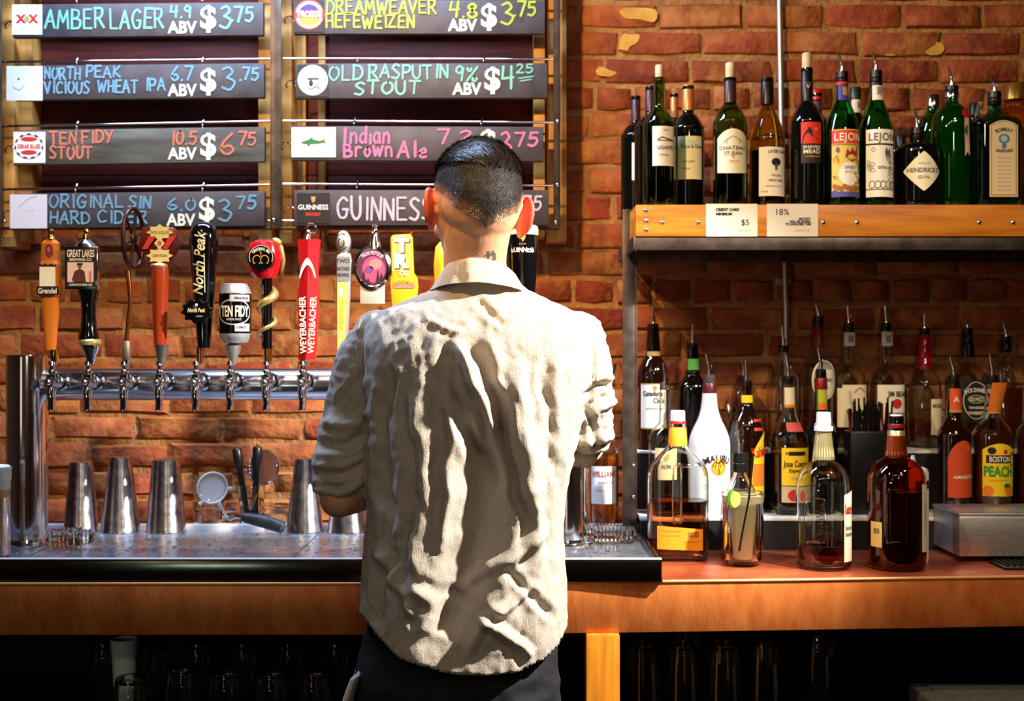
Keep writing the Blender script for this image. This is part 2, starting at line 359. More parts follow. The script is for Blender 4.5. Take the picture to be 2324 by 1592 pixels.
def chalk(lab, body, x0, yb, h, x1, m, wd=5.5, jit=1.0, slope=0):
    """hand-written line from pixel x0 to x1, baseline py yb, height h px"""
    items = []; cur = 0
    for ch in body:
        if ch == ' ': cur += .45; continue
        st = []
        for k in G[ch].split('|'):
            sm = k[0] == '~'; p = [tuple(float(q) for q in a.split(',')) for a in k.strip('~').split()]
            st.append(smooth_poly(p, 5) if sm else p)
        wmax = max(a for q in st for a, b in q)
        items.append((cur, st)); cur += wmax + .24
    k = (x1 - x0) / max(cur - .24, .1); par = lab.parent; lab = Lab(lab.fn); no = 0
    for cx, st in items:
        jy = R.uniform(-.05, .05) * jit; sh = R.uniform(-.04, .1) * jit; jz = R.uniform(.94, 1.06)
        for q in st:
            pts = [(x0 + (cx + a + b * sh) * k, -(yb + slope * (cx + a) * k) + (b * jz + jy) * h) for a, b in q]; run = [pts[0]]; w_ = wd * .86 * R.uniform(.85, 1.12)
            for i in range(1, len(pts)):
                run.append(pts[i])
                if i < len(pts) - 1:
                    u = Vector(pts[i]) - Vector(pts[i - 1]); w2 = Vector(pts[i + 1]) - Vector(pts[i])
                    if u.length and w2.length and u.normalized().dot(w2.normalized()) < .45: no += 1; ribbon(lab, run, w_, m, no * .08); run = [pts[i]]
            no += 1; ribbon(lab, run, w_, m, no * .08)
    lab.build('chalk_word', par)
# ------------------------------------------------------------------ the room
def struct(mb, name, m, **k): return tag(mb.build(name, m, None, **k), kind='structure')
dim = mat('dim_room_paint', (128, 92, 66), .9, c2=(104, 72, 50), ns=3)
struct(MB().box(-3.4, 3.4, -3.6, 3.4, -.06, 0), 'floor', mat('dark_quarry_floor', (48, 38, 32), .5, c2=(36, 28, 24), ns=5))
struct(MB().box(-3.4, 3.4, -3.6, 3.4, 3.2, 3.26), 'ceiling', dim)
struct(MB().box(-3.46, -3.4, -3.6, 3.4, 0, 3.2), 'wall_left', dim)
struct(MB().box(3.4, 3.46, -3.6, 3.4, 0, 3.2), 'wall_right', dim)
struct(MB().box(-3.4, 3.4, -3.66, -3.6, 0, 3.2), 'wall_front', dim)

# brick wall: a rough mortar bed with every brick in view set into it
YW = 2.99
mb = MB(); nx, nz = 170, 90; x0, x1, z0, z1 = -2.1, 2.1, .2, 3.2
vs = []
for j in range(nz + 1):
    for i in range(nx + 1):
        x = x0 + (x1 - x0) * i / nx; z = z0 + (z1 - z0) * j / nz
        vs.append((x, YW - .0015 + .005 * noise.noise(Vector((x * 14, 0, z * 14))) + .003 * noise.noise(Vector((x * 50, 3, z * 50))), z))
mb.add(vs, [(j * (nx + 1) + i, j * (nx + 1) + i + 1, (j + 1) * (nx + 1) + i + 1, (j + 1) * (nx + 1) + i) for j in range(nz) for i in range(nx)])
mb.box(-3.4, 3.4, YW + .03, YW + .2, 0, 3.2)
wall = struct(mb, 'wall_back', mortar, fix=False)
BL, BH = .196, .0560
bmesh_var = []
for q in range(14):
    n = 8; base = [(-.5, -.5), (0, -.5), (.5, -.5), (.5, 0), (.5, .5), (0, .5), (-.5, .5), (-.5, 0)]
    o1 = [(a * BL + R.uniform(-.0045, .0045), b * BH + R.uniform(-.0035, .0035)) for a, b in base]
    o2 = [(a * (1 - .007 / .1) + R.uniform(-.002, .002), b * (1 - .009 / .028 * .5)) for a, b in o1]
    me = bpy.data.meshes.new('brick')
    v = [(a, .02, b) for a, b in o1] + [(a, -.004, b) for a, b in o1] + [(a, -.0095 + R.uniform(-.0015, .002), b) for a, b in o2]
    f = [(k, (k + 1) % 8, (k + 1) % 8 + 8, k + 8) for k in range(8)] + [(k + 8, (k + 1) % 8 + 8, (k + 1) % 8 + 16, k + 16) for k in range(8)] + [tuple(range(16, 24))]
    me.from_pydata(v, [], f); me.materials.append(R.choice(brickm)); bm = bmesh.new(); bm.from_mesh(me); bmesh.ops.recalc_face_normals(bm, faces=bm.faces); bm.to_mesh(me); bm.free()
    me.shade_smooth(); me.set_sharp_from_angle(angle=math.radians(50)); bmesh_var.append(me)
PITCH = 62.3 / 900
stuff = MB(); nb = 0
zc0 = Z(972, 900)
for row in range(-8, 22):
    zc = zc0 + row * PITCH
    if zc < .5 or zc > 2.9: continue
    inview = Z(1300, 900) < zc < Z(-30, 900)
    header = (row % 7 == 5)
    L = .1 if header else .21
    x = -2.0 + (.105 if row % 2 else 0) + R.uniform(-.03, .03)
    while x < 2.0:
        l = L * R.uniform(.93, 1.05)
        xc = x + l / 2; x += l
        sx = (l - .013) / BL; sz = R.uniform(.93, 1.05)
        px = CX + xc * 900
        if inview and -60 < px < 2400 and not (1600 < px and 0):
            o = bpy.data.objects.new('brick', R.choice(bmesh_var)); COL.objects.link(o); o.parent = wall
            o.location = (xc, YW + R.uniform(-.003, .003), zc + R.uniform(-.002, .002)); o.scale = (sx, 1, sz)
            o.rotation_euler = (R.uniform(-.02, .02), R.uniform(-.008, .008), R.uniform(-.015, .015)); nb += 1
        else:
            stuff.box(xc - sx * BL / 2, xc + sx * BL / 2, YW - .008, YW + .02, zc - BH / 2, zc + BH / 2)
print('BRICKS', nb)
o = stuff.build('brickwork', brickm[0], wall, smooth=False); o['kind'] = 'stuff'
# thin crusts of old plaster on the bricks
def crust(px):
    pts = [(X(a, 905), Z(b, 905)) for a, b in smooth_poly(px + [px[0]], 3)[:-1]]
    MB().prism(pts, YW - .0118, YW - .002).build('plaster_crust', plaster, wall, smooth=False)
crust([(1980, 108), (1990, 90), (2030, 82), (2080, 85), (2110, 92), (2135, 95), (2146, 108), (2135, 122), (2110, 123), (2095, 112), (2085, 104), (2060, 104), (2045, 97), (2015, 97), (1995, 108)])
crust([(2010, 124), (2020, 112), (2032, 106), (2034, 124)])
crust([(1405, 110), (1412, 80), (1430, 70), (1452, 78), (1446, 96), (1430, 104), (1424, 114)])
crust([(1352, 160), (1362, 150), (1385, 158), (1400, 164), (1385, 172), (1360, 170)])
crust([(1405, 24), (1425, 16), (1488, 20), (1486, 48), (1450, 42), (1420, 40)])

# conduit running down the wall
t = thing('conduit_pipe', 'thin grey metal pipe running down the brick wall behind the wine bottles', 'pipe', (X(1784, 912), Y(912), Z(1210, 912)))
MB().tube([(X(1766, 905), 2.965, Z(-80, 905)), (X(1772, 905), 2.965, Z(300, 905)), (X(1784, 908), 2.965, Z(700, 908)), (X(1786, 908), 2.965, Z(1215, 908))], .0076, 12).build('pipe', steel, t)
for py in (-30, 640):
    MB().box(X(1776, 905) - .02, X(1776, 905) + .02, 2.963, 2.99, Z(py, 905) - .008, Z(py, 905) + .008).build('pipe_clamp', steel, t, bevel=.001)

# ------------------------------------------------------------------ pine battens and the menu rack
t = thing('batten_frame', 'pale pine batten frame standing against the bricks behind the slate menu boards', 'frame', (0, 2.95, Z(560, 925)))
for a, b, lo in ((2, 33, 560), (36, 72, 548), (586, 616, 552), (634, 662, 552), (1211, 1237, 536), (1240, 1286, 549)):
    sB = 935 if b - a < 32 else 925
    MB().box(X(a, sB), X(b, sB), Y(sB), 2.975, Z(lo, sB), Z(-130, sB)).build('batten', pine, t, bevel=.002)
for a, b in ((672, 694), (722, 738)):
    MB().box(X(a, 912), X(b, 912), Y(912), 2.975, Z(512, 912), Z(-130, 912)).build('batten', pine, t, bevel=.002)
for a, b in ((1286, 1211), (72, 2)):
    MB().box(X(b, 915), X(a, 915), Y(915), 2.972, Z(-50, 915), Z(-90, 915)).build('crosspiece', pine, t, bevel=.002)

plank = mat('dark_red_stained_plank', (116, 36, 20), .6, c2=(76, 22, 14), ns=9, stretch=(.6, 3, 9), bump=.0006, bs=60)
for a, b in ((73, 590), (662, 1212)):
    for k in range(9):
        z1 = Z(512, 905) + .125 * (k + 1)
        MB().box(X(a, 905), X(b, 905), 2.966 + (k % 3) * .0012, 2.976, z1 - .125, z1 - .0025).build('backing_plank', plank, t, bevel=.0015)

rk = thing('menu_rack', 'dark steel rack of posts and thin rods holding the slate menu boards', 'rack', (X(626, 955), 2.83, Z(520, 955)))
SF = 955
for a, b, y0 in ((613, 638, -320), (1257, 1272, -320), (-14, 3, -320)):
    m_ = MB(); m_.box(X(a, SF), X(b, SF), Y(SF), Y(SF) + .004, Z(519, SF), Z(y0, SF))
    m_.box(X(a, SF), X(a, SF) + .004, Y(SF), Y(SF) + .03, Z(519, SF), Z(y0, SF)); m_.build('post', iron, rk, bevel=.0008)
MB().box(X(-16, SF), X(1270, SF), Y(SF) + .002, Y(SF) + .03, Z(520, SF), Z(515, SF)).build('bottom_bar', iron, rk, bevel=.0008)
rods = [((-10, 138), (612, 131)), ((-10, 285), (612, 273)), ((-10, 429), (612, 418)), ((640, 130), (1256, 132)), ((640, 272), (1256, 276)), ((640, 416), (1256, 420)), ((-10, -8), (612, -14)), ((640, -15), (1256, -12)), ((575, 500), (665, 500))]
for (a, b), (c, d) in rods:
    MB().tube([(X(a, SF), Y(SF) + .012, Z(b, SF)), (X(c, SF), Y(SF) + .012, Z(d, SF))], .0031, 10).build('rod', chrome, rk)
for a, b in ((621, 500), (1262, 505), (10, 504), (-4, 137), (1266, 276), (1266, 420)):
    MB().ball((X(a, SF), Y(SF) - .001, Z(b, SF)), (.0055, .004, .0055), 12).build('bolt', chrome, rk)
for a, b in ((24, 50), (24, 333), (20, 480), (658, 38), (662, 184), (652, 325), (658, 470)):
    pts = [(X(a + 12 * math.cos(q) - 1, SF), Y(SF) - .004 + .002 * q, Z(b + 9 - 10 * math.sin(q), SF)) for q in [k * PI / 6 - .4 for k in range(9)]]
    MB().tube(pts, .0018, 8).build('cup_hook', chrome, rk)

SB = 955; YB = Y(SB) - .012
white_ink = flat((222, 222, 200), .7)
def menu_board(x0, x1, tl, tr, h, label, chalkfn, hooks, m=slate, money=None, cards=None):
    t = thing('menu_board', label, 'menu board', ((X((x0 + x1) / 2, SB)), YB, Z(tl + h, SB)), 'slate menu boards hung on the rack')
    pts = [(X(x0, SB), Z(tl + h, SB)), (X(x1, SB), Z(tr + h, SB)), (X(x1, SB), Z(tr, SB)), (X(x0, SB), Z(tl, SB))]
    MB().prism(pts, YB, YB + .018).build('slate', m, t, bevel=.0018)
    sl = (tr - tl) / (x1 - x0)
    for hx in hooks:
        q = tl + sl * (hx - x0)
        hb = MB().tube([(X(hx, SB), YB + .009, Z(q + 1, SB)), (X(hx, SB), YB + .009, Z(q - 13, SB)), (X(hx + 2, SB), YB + .016, Z(q - 22, SB)), (X(hx, SB), YB + .026, Z(q - 17, SB))], .0015, 8)
        hb.ball((X(hx, SB), YB + .009, Z(q - 7, SB)), .0028, 8); hb.build('hook', chrome, t)
    lb = Lab(plane_px(SB, YB)); lb.parent = t; chalkfn(lb, sl); lb.build('chalk_underline', t)
    if money:
        a, b = money[:2]; lb = Lab(plane_px(SB, YB))
        lb.text('ABV', a, -b, 26, white_ink, 2, .03, wide=66); lb.text('$', money[2], -money[3], 50, white_ink, 3, .028, wide=36); lb.build('painted_price_mark', t)
    if cards: cards(t)
    return t
def ck(c):
    c = tuple(int(v * .88) for v in c); return mat('chalk_%02x%02x%02x' % c, c, .9, c2=tuple(int(v * .8) for v in c), ns=260, contrast=(.45, .75))
TEAL, BLUE, ORG, LIME, PINK, LILAC = ck((136, 206, 176)), ck((124, 172, 196)), ck((228, 128, 98)), ck((182, 196, 72)), ck((222, 126, 164)), ck((222, 208, 222))
red = flat((200, 44, 34)); navy = flat((40, 44, 96)); cream = flat((236, 222, 180)); ink = flat((26, 22, 22)); gold_i = flat((190, 150, 70))
def card(t, x0, y0, x1, y1, draw, m=paper, name='logo_card', th=.0012):
    lb = Lab(plane_px(SB, YB - .0005)); lb.strip(x0, x1, -y1, -y0, m, 1, 1); draw(lb)
    lb.build(name, t)
def c1(t):
    def d(L):
        L.text('X', 53, -46, 17, red, 3, .06, wide=24); L.text('X', 81, -46, 17, red, 3, .06, wide=24); L.ell(67, -46, 6, 6, gold_i, 4)
        L.text('DOS EQUIS', 67, -29, 4, gold_i, 3, .0); L.text('IMPORTED BEER', 67, -66, 4, gold_i, 3, 0, wide=50)
    card(t, 33, 14, 101, 82, d)
def f1(L, s): chalk(L, 'AMBER', 107, 66, 42, 240, TEAL, 6); chalk(L, 'LAGER', 254, 68, 42, 374, TEAL, 6); chalk(L, '4.9', 390, 43, 26, 436, TEAL, 6); chalk(L, '3.75', 502, 68, 50, 540, TEAL, 6) if 0 else (chalk(L, '3', 502, 67, 46, 526, TEAL, 6), chalk(L, '.75', 528, 52, 32, 576, TEAL, 6))
menu_board(33, 600, 13, 8, 75, 'slate menu board with turquoise chalk and red crossed emblem on white card', f1, (175, 460), money=(417, 65, 476, 42), cards=c1)
def f2(L, s):
    chalk(L, 'NORTH', 106, 182, 26, 186, BLUE, 5.5); chalk(L, 'PEAK', 200, 178, 24, 276, BLUE, 5.5); chalk(L, 'VICIOUS', 106, 214, 26, 206, BLUE, 5.5); chalk(L, 'WHEAT', 226, 212, 26, 316, BLUE, 5.5)
    chalk(L, 'IPA', 334, 208, 26, 378, BLUE, 5.5); chalk(L, '6.7', 392, 184, 30, 440, BLUE, 5.5); chalk(L, '3', 508, 204, 50, 536, BLUE, 6); chalk(L, '.75', 546, 184, 28, 588, BLUE, 6)
pale = flat((212, 206, 210), .8); pale2 = flat((196, 186, 190), .8)
def c2(t): card(t, 20, 153, 102, 231, lambda L: (L.ell(48, -182, 2, 2, ink, 3), L.line([(35, -200), (50, -207), (60, -198)], 1.5, pale2, 3)), pale, 'taped_paper')
menu_board(36, 602, 152, 146, 78, 'slate menu board with blue chalk and blank paper, second from top at left', f2, (175, 460), money=(417, 207, 476, 184), cards=c2)
def f3(L, s):
    chalk(L, 'TEN', 118, 328, 26, 176, ORG, 6); chalk(L, 'FIDY', 190, 326, 26, 260, ORG, 6); chalk(L, 'STOUT', 118, 362, 26, 212, ORG, 6)
    chalk(L, '10.5', 392, 330, 28, 448, ORG, 6); chalk(L, '6', 502, 352, 46, 532, ORG, 6); chalk(L, '75', 544, 330, 28, 582, ORG, 6)
def c3(t):
    def d(L):
        for k in range(22): L.ring(71, -334, 33, 29, 4, navy if k % 2 else pale, 3, 3, k / 22, (k + 1) / 22)
        for yy, ww in ((-318, 36), (-348, 36)): L.ell(71, yy, ww / 2, 5, red, 3)
        L.text('OSKAR BLUES', 71, -334, 9, red, 4, .03, wide=52)
    card(t, 36, 302, 108, 372, d)
menu_board(35, 603, 298, 290, 79, 'greenish smudged slate menu board with orange chalk and round red and blue badge', f3, (175, 460), slate_g, money=(417, 350, 476, 330), cards=c3)
def f4(L, s):
    chalk(L, 'ORIGINAL', 116, 472, 28, 282, BLUE, 5.5); chalk(L, 'SIN', 296, 472, 26, 344, BLUE, 5.5); chalk(L, 'HARD', 118, 508, 26, 208, BLUE, 5.5); chalk(L, 'CIDER', 226, 507, 26, 336, BLUE, 5.5)
    chalk(L, '6.0', 384, 478, 26, 446, BLUE, 6); chalk(L, '3', 500, 502, 50, 528, BLUE, 6); chalk(L, '75', 540, 476, 28, 582, BLUE, 6)
def c4(t): card(t, 28, 443, 112, 520, lambda L: (L.line([(50, -470), (70, -452), (90, -446)], 1.2, pale2, 3), L.text('~ ~ ~', 70, -478, 8, pale2, 3, 0)), pale, 'taped_paper')
menu_board(38, 603, 441, 435, 79, 'slate menu board with blue chalk and plain paper, lowest at left', f4, (172, 460), money=(414, 500, 473, 475), cards=c4)
def f5(L, s):
    chalk(L, 'DREAMWEAVER', 742, 34, 30, 990, LIME, 5.5); chalk(L, 'HEFEWEIZEN', 742, 66, 28, 940, LIME, 5.5); chalk(L, '4.8', 1020, 42, 32, 1082, LIME, 6); chalk(L, '3', 1138, 60, 48, 1164, LIME, 6); chalk(L, '.75', 1166, 40, 32, 1214, LIME, 6)
purp = flat((70, 40, 110)); amb = flat((238, 160, 40))
def c5(t):
    def d(L):
        L.ell(704, -37, 34, 34, cream, 2, 36); L.ring(704, -37, 34, 34, 3, red, 3); L.ell(704, -37, 24, 24, purp, 3, 30); L.ell(704, -50, 22, 10, amb, 4); L.strip(670, 738, -44, -28, red, 5, 1); L.text('TROEGS', 704, -36, 13, cream, 6, .04, wide=58)
    card(t, 670, 4, 737, 76, d, ink)
menu_board(668, 1237, 3, 3, 77, 'slate menu board with lime green chalk and round cream and purple badge, top at right', f5, (815, 1100), money=(1050, 60, 1110, 38), cards=c5)
def f6(L, s):
    chalk(L, 'OLD', 748, 184, 32, 824, TEAL, 5.5); chalk(L, 'RASPUTIN', 838, 180, 30, 1016, TEAL, 5.5); chalk(L, 'STOUT', 806, 216, 28, 952, TEAL, 6)
    chalk(L, '9%', 1032, 186, 34, 1082, TEAL, 6); chalk(L, '4', 1140, 206, 52, 1166, TEAL, 6); chalk(L, '25', 1172, 168, 20, 1208, TEAL, 5); L.line([(1176, -181), (1212, -176)], 3, TEAL); L.line([(1180, -187), (1206, -183)], 3, TEAL)
def c6(t):
    def d(L):
        L.ell(712, -185, 34, 34, paper, 2, 36); L.strip(700, 726, -184, -180, ink, 3, 1); L.ell(708, -192, 5, 8, ink, 3, 12); L.ell(722, -196, 9, 3, pale2, 3); L.line(smooth_poly([(700, -200), (708, -206), (718, -200), (728, -204)]), 2, ink, 3)
    card(t, 676, 150, 746, 222, d, ink)
menu_board(673, 1242, 147, 146, 79, 'slate menu board with sea green chalk and round white badge on black', f6, (812, 1098), money=(1060, 204, 1118, 181), cards=c6)
def f7(L, s):
    chalk(L, 'I', 776, 330, 36, 784, PINK, 8); chalk(L, 'ndian', 796, 328, 36, 884, PINK, 6.5); chalk(L, 'B', 782, 358, 28, 800, PINK, 7); chalk(L, 'rown', 808, 356, 34, 890, PINK, 6.5); chalk(L, 'A', 904, 358, 34, 928, PINK, 7); chalk(L, 'le', 940, 358, 34, 968, PINK, 7)
    chalk(L, '7.', 996, 328, 30, 1034, PINK, 6); chalk(L, '2', 1044, 322, 22, 1072, PINK, 6); chalk(L, '3', 1138, 352, 52, 1160, PINK, 6.5); chalk(L, '75', 1170, 334, 30, 1218, PINK, 6.5)
green_i = flat((20, 110, 56))
def c7(t):
    def d(L):
        L.ring(714, -326, 46, 26, 1.2, pale2, 3); L.text('CRAFT BREWED', 714, -309, 6, pale2, 3, 0, wide=50, arc=40); L.text('INDIAN BROWN', 714, -343, 5, pale2, 3, 0, wide=46, arc=-60)
        L.poly([(684, -325), (698, -321), (707, -317), (709, -312), (713, -319), (726, -322), (733, -321), (741, -317), (738, -323), (744, -328), (735, -326), (722, -328), (706, -329), (702, -336), (699, -329), (690, -328)], green_i, 4)
    card(t, 664, 292, 764, 359, d)
menu_board(662, 1233, 288, 290, 78, 'slate menu board with pink chalk and white card showing a green shark', f7, (804, 1092), money=(1055, 350, 1108, 322), cards=c7)
def f8(L, s): chalk(L, 'GUINNESS', 766, 498, 48, 980, LILAC, 6.5); chalk(L, '3', 1146, 500, 46, 1172, LILAC, 6); chalk(L, '75', 1186, 478, 30, 1226, LILAC, 6)
def c8(t):
    def d(L):
        L.text('GUINNESS', 713, -472, 11, paper, 3, .02, wide=68); L.poly([(708, -448), (719, -448), (717, -458), (713, -463), (709, -456)], gold_i, 3); L.text('DRAUGHT', 713, -488, 7, red, 3, .06, wide=34)
    card(t, 676, 440, 750, 508, d, flat((22, 12, 14)))
menu_board(670, 1245, 433, 433, 80, 'slate menu board with large pale lilac chalk capitals, partly behind the bartender', f8, (810, 1098), money=(1055, 495, 1112, 470), cards=c8)

for i, (a, b) in enumerate(((33, 600), (668, 1237))):  # unseen upper rows, added to shade the wall behind the rack
    for k in (1, 2):
        t = thing('menu_board', 'added blank slate board above the picture top, %s row over the %s column' % (('lower', 'upper')[k - 1], ('first', 'second')[i]), 'menu board', (X((a + b) / 2, SB), YB, Z(84 - 143 * k, SB)), 'added slate boards above the picture')
        MB().box(X(a, SB), X(b, SB), YB, YB + .018, Z(86 - 143 * k, SB), Z(10 - 143 * k, SB)).build('slate', slate, t, bevel=.0018)
        for hx in (a + 142, a + 427): MB().tube([(X(hx, SB), YB + .009, Z(11 - 143 * k, SB)), (X(hx, SB), YB + .009, Z(-3 - 143 * k, SB)), (X(hx + 2, SB), YB + .016, Z(-12 - 143 * k, SB))], .0015, 8).build('hook', chrome, t)
    MB().tube([(X(a - 30, SB), Y(SB) + .012, Z(-155, SB)), (X(b + 20, SB), Y(SB) + .012, Z(-157, SB))], .0031, 10).build('rod', chrome, rk)
# ------------------------------------------------------------------ the back counter
ZC = Z(1318, 1150); ZT = ZC + .046
cn = thing('back_counter', 'long copper clad back counter with orange front, on wooden posts', 'counter', (0, 2.6, 0))
front = [(-1.75, 2.318), (-.30, 2.322), (.12, 2.334), (.5, 2.356), (1.1, 2.398), (1.75, 2.44)]
def slab(front, back, z0, z1):
    m_ = MB(); pts = front + [(x, back) for x, y in front[::-1]]; n = len(pts)
    m_.add([(x, y, z0) for x, y in pts] + [(x, y, z1) for x, y in pts], [tuple(range(n))[::-1], tuple(range(n, 2 * n))] + [(k, (k + 1) % n, (k + 1) % n + n, k + n) for k in range(n)])
    return m_
slab(front, 2.975, ZC - .006, ZC).build('copper_top', copsur, cn, bevel=.0015)
slab([(x, y - .0015) for x, y in front], 2.40, ZC - .1035, ZC - .0062).build('copper_front', coptop, cn, bevel=.002)
slab([(x, y + .05) for x, y in front], 2.97, ZC - .10, ZC - .0065).build('core', ply_black, cn)
for a, b, s_ in ((1330, 1407, 1158), (-560, -484, 1158), (2700, 2775, 1120)):
    MB().box(X(a, s_), X(b, s_), Y(s_), Y(s_) + .066, 0, ZC - .1036).build('leg', postwood, cn, bevel=.003)
sh = cn
MB().box(-1.6, .13, 2.42, 2.95, .572, .596).build('under_shelf', ply_black, sh); MB().box(-1.6, 1.7, 2.955, 2.972, .0, ZC - .11).build('back_panel', ply_black, sh)
MB().box(-1.62, -1.6, 2.42, 2.95, 0, ZC - .11).build('side_panel', ply_black, sh); MB().box(.21, 1.7, 2.53, 2.95, .60, .62).build('under_shelf', ply_black, sh)
MB().box(.13, .21, 2.46, 2.95, 0.0, .62).build('side_panel', ply_black, sh)

# upturned pint glasses under the counter
def shell(prof, th, zb, c, ex=2, n=28, ay=1):      # open vessel: outer wall, inner wall
    m_ = MB(); inner = [(max(r - th, .001), z) for r, z in prof if z > zb]
    if zb < .001: return m_.lathe([(inner[0][0], prof[0][1])] + prof + [(.004, prof[-1][1] + .0004), (.004, prof[-1][1] - .0012)] + inner[::-1][1:], c, n, ex, ay, caps=False)
    return m_.lathe(prof + inner[::-1] + [(inner[0][0], zb)], c, n, ex, ay)
g0 = None
for k, (px, s_, py) in enumerate(((300, 1120, 1507), (420, 1085, 1500), (517, 1100, 1512), (620, 1100, 1512), (716, 1100, 1512), (352, 1010, 1480), (452, 990, 1482), (556, 990, 1484), (660, 990, 1484), (766, 990, 1484), (862, 1100, 1510), (240, 990, 1510))):
    x, y = X(px, s_), Y(s_)
    if not g0:
        g0 = t = thing('pint_glass', '', 'glass', (x, y, .596), 'upturned pint glasses under the counter')
        pr = [(.044, 0), (.0435, .03), (.040, .09), (.034, .132), (.0325, .1395), (.0315, .142)]
        m_ = MB(); m_.lathe(pr + [(.02, .1425), (.02, .134), (.030, .132), (.0315, .128), (.0375, .09), (.0415, .0)], (x, y, .596), 24, caps=False); m_.build('glass_body', g_clear, t)
    else:
        t = copy_tree(g0, (x - g0.location.x, y - g0.location.y, 0))
    row_ = 'front' if s_ > 1050 else 'back'
    t['label'] = 'upturned clear pint glass in the ' + row_ + ' row under the counter, ' + ['at the left end', 'second along', 'third along', 'fourth along', 'fifth along', 'first beside the pale container', 'second along', 'third along', 'fourth along', 'nearest the dark trousers', 'hidden behind the trousers', 'partly past the pale container'][k]
for k, (px, s_, py) in enumerate(((1455, 1040, 1), (1545, 1040, 1), (1640, 1040, 1), (1735, 1030, 1), (1560, 960, 1), (1860, 1000, 1))):
    t = copy_tree(g0, (X(px, s_) - g0.location.x, Y(s_) - g0.location.y, .024)); t['group'] = 'upturned glasses in the dark under the right counter'
    t['label'] = 'upturned clear glass in the dark right of the wooden post, ' + ['first', 'second', 'third', 'fourth', 'behind the second', 'last'][k] + ' along'
t = thing('plastic_cup', 'pale mint plastic cup standing behind the upturned glasses under the counter', 'cup', (X(276, 1060), Y(1060), .596))
shell([(.020, 0), (.021, .06), (.025, .14), (.029, .185), (.028, .187)], .002, .003, (X(282, 1060), Y(1060), .596)).build('body', mat('mint_plastic', (236, 250, 242), .4), t)
t = thing('ice_bin', 'dull stainless steel bin under the right end of the counter', 'bin', (X(2300, 1090), 2.42, 0))
MB().box(X(2062, 1068), X(2062, 1068) + .5, 2.30, Y(1068), 0, Z(1551, 1068)).build('body', steel, t, bevel=.004)
MB().box(X(2062, 1068) + .03, X(2062, 1068) + .47, 2.33, Y(1068) - .03, Z(1551, 1068), Z(1551, 1068) + .004).build('lid', steel, t, bevel=.001)

# ------------------------------------------------------------------ drip tray
dt = thing('drip_tray', 'long shiny stainless drip tray under the beer taps', 'tray', (-.6, 2.55, ZC))
TX0, TX1, TY0, TY1 = -1.6, X(1503, 1160), 2.322, 2.775
m_ = MB(); m_.box(TX0, TX1, TY0, TY0 + .012, ZC, ZT - .003); m_.box(TX1 - .012, TX1, TY0 + .012, TY1 - .012, ZC, ZT); m_.box(TX0, TX0 + .012, TY0 + .012, TY1 - .012, ZC, ZT)
m_.build('rim', mat('tray_front_steel', (120, 118, 108), .18, 1, c2=(96, 94, 84), ns=12), dt, bevel=.003)
MB().box(TX0 + .012, TX1 - .012, TY0 + .012, TY1 - .012, ZC + .002, ZT - .009).build('basin', tray_m, dt)
MB().box(TX0, TX1, TY0 - .0004, TY0 + .012, ZT - .0028, ZT).build('front_lip', lip_m, dt, bevel=.0012)  # thin strip for the bevel highlight, brightness put into its colour
MB().box(TX0, TX1, TY1 - .03, TY1, ZC, ZT + .004).build('rear_ledge', lip_m, dt, bevel=.003)  # raised ledge, lamp light on it put into the pale colour
MB().tube([(x, y - .0015, ZC - .003) for x, y in front], .0034, 10).build('edge_bead', mat('copper_edge_highlight', (240, 170, 104), .35, .4), cn)  # rolled edge, the light it catches painted in as paler copper
holes = MB()
for i in range(58):
    for j in range(7):
        x = TX0 + .3 + i * .031; y = TY0 + .05 + j * .05 + (.02 if i % 2 else 0)
        if TX1 - .05 > x: holes.tube([(x, y, ZT - .0092), (x, y, ZT - .0078)], [.0036, .0026], 8)
o = holes.build('drain_dimple', chrome, dt); o['kind'] = 'stuff'
for x in (-.98, -.44, .1): MB().box(x - .001, x + .001, TY0 + .012, TY1 - .012, ZT - .0092, ZT - .0082).build('seam', black_p, dt)
drops = MB()
for k in range(220):
    x = R.uniform(-1.05, .26); y = R.uniform(2.35, 2.7); r = R.uniform(.0015, .005)
    drops.ball((x, y, ZT - .009), (r, r * .9, r * .45), 8)
o = tag(drops.build('water_drops', g_clear), 'beads of water scattered over the steel drip tray', 'water', kind='stuff')

# ------------------------------------------------------------------ tap tower
tt = thing('tap_tower', 'chrome beer tower: long horizontal tube on two upright columns', 'beer tower', (X(700, 1050), 2.55, ZT - .009))
zr = Z(873, 1050); yr = Y(1050)
for px in (62, 1287):
    cx = X(px, 1055)
    MB().lathe([(.0425, 0), (.0425, Z(808, 1055) - ZT + .009 - .004), (.041, Z(806, 1055) - ZT + .009), (.0385, Z(806, 1055) - ZT + .009)], (cx, 2.55, ZT - .009), 48).build('column', chrome, tt)
    MB().lathe([(.058, 0), (.058, .004), (.053, .007), (.0445, .009), (.0432, .014)], (cx, 2.55, ZT - .009), 48).build('base_flange', chrome, tt)
MB().tube([(X(96, 1050), yr, zr), (X(100, 1050), yr, zr), (X(1250, 1050), yr, zr), (X(1254, 1050), yr, zr)], [.031, .0345, .0345, .031], 48).build('tube', tube_m, tt, ang=50)

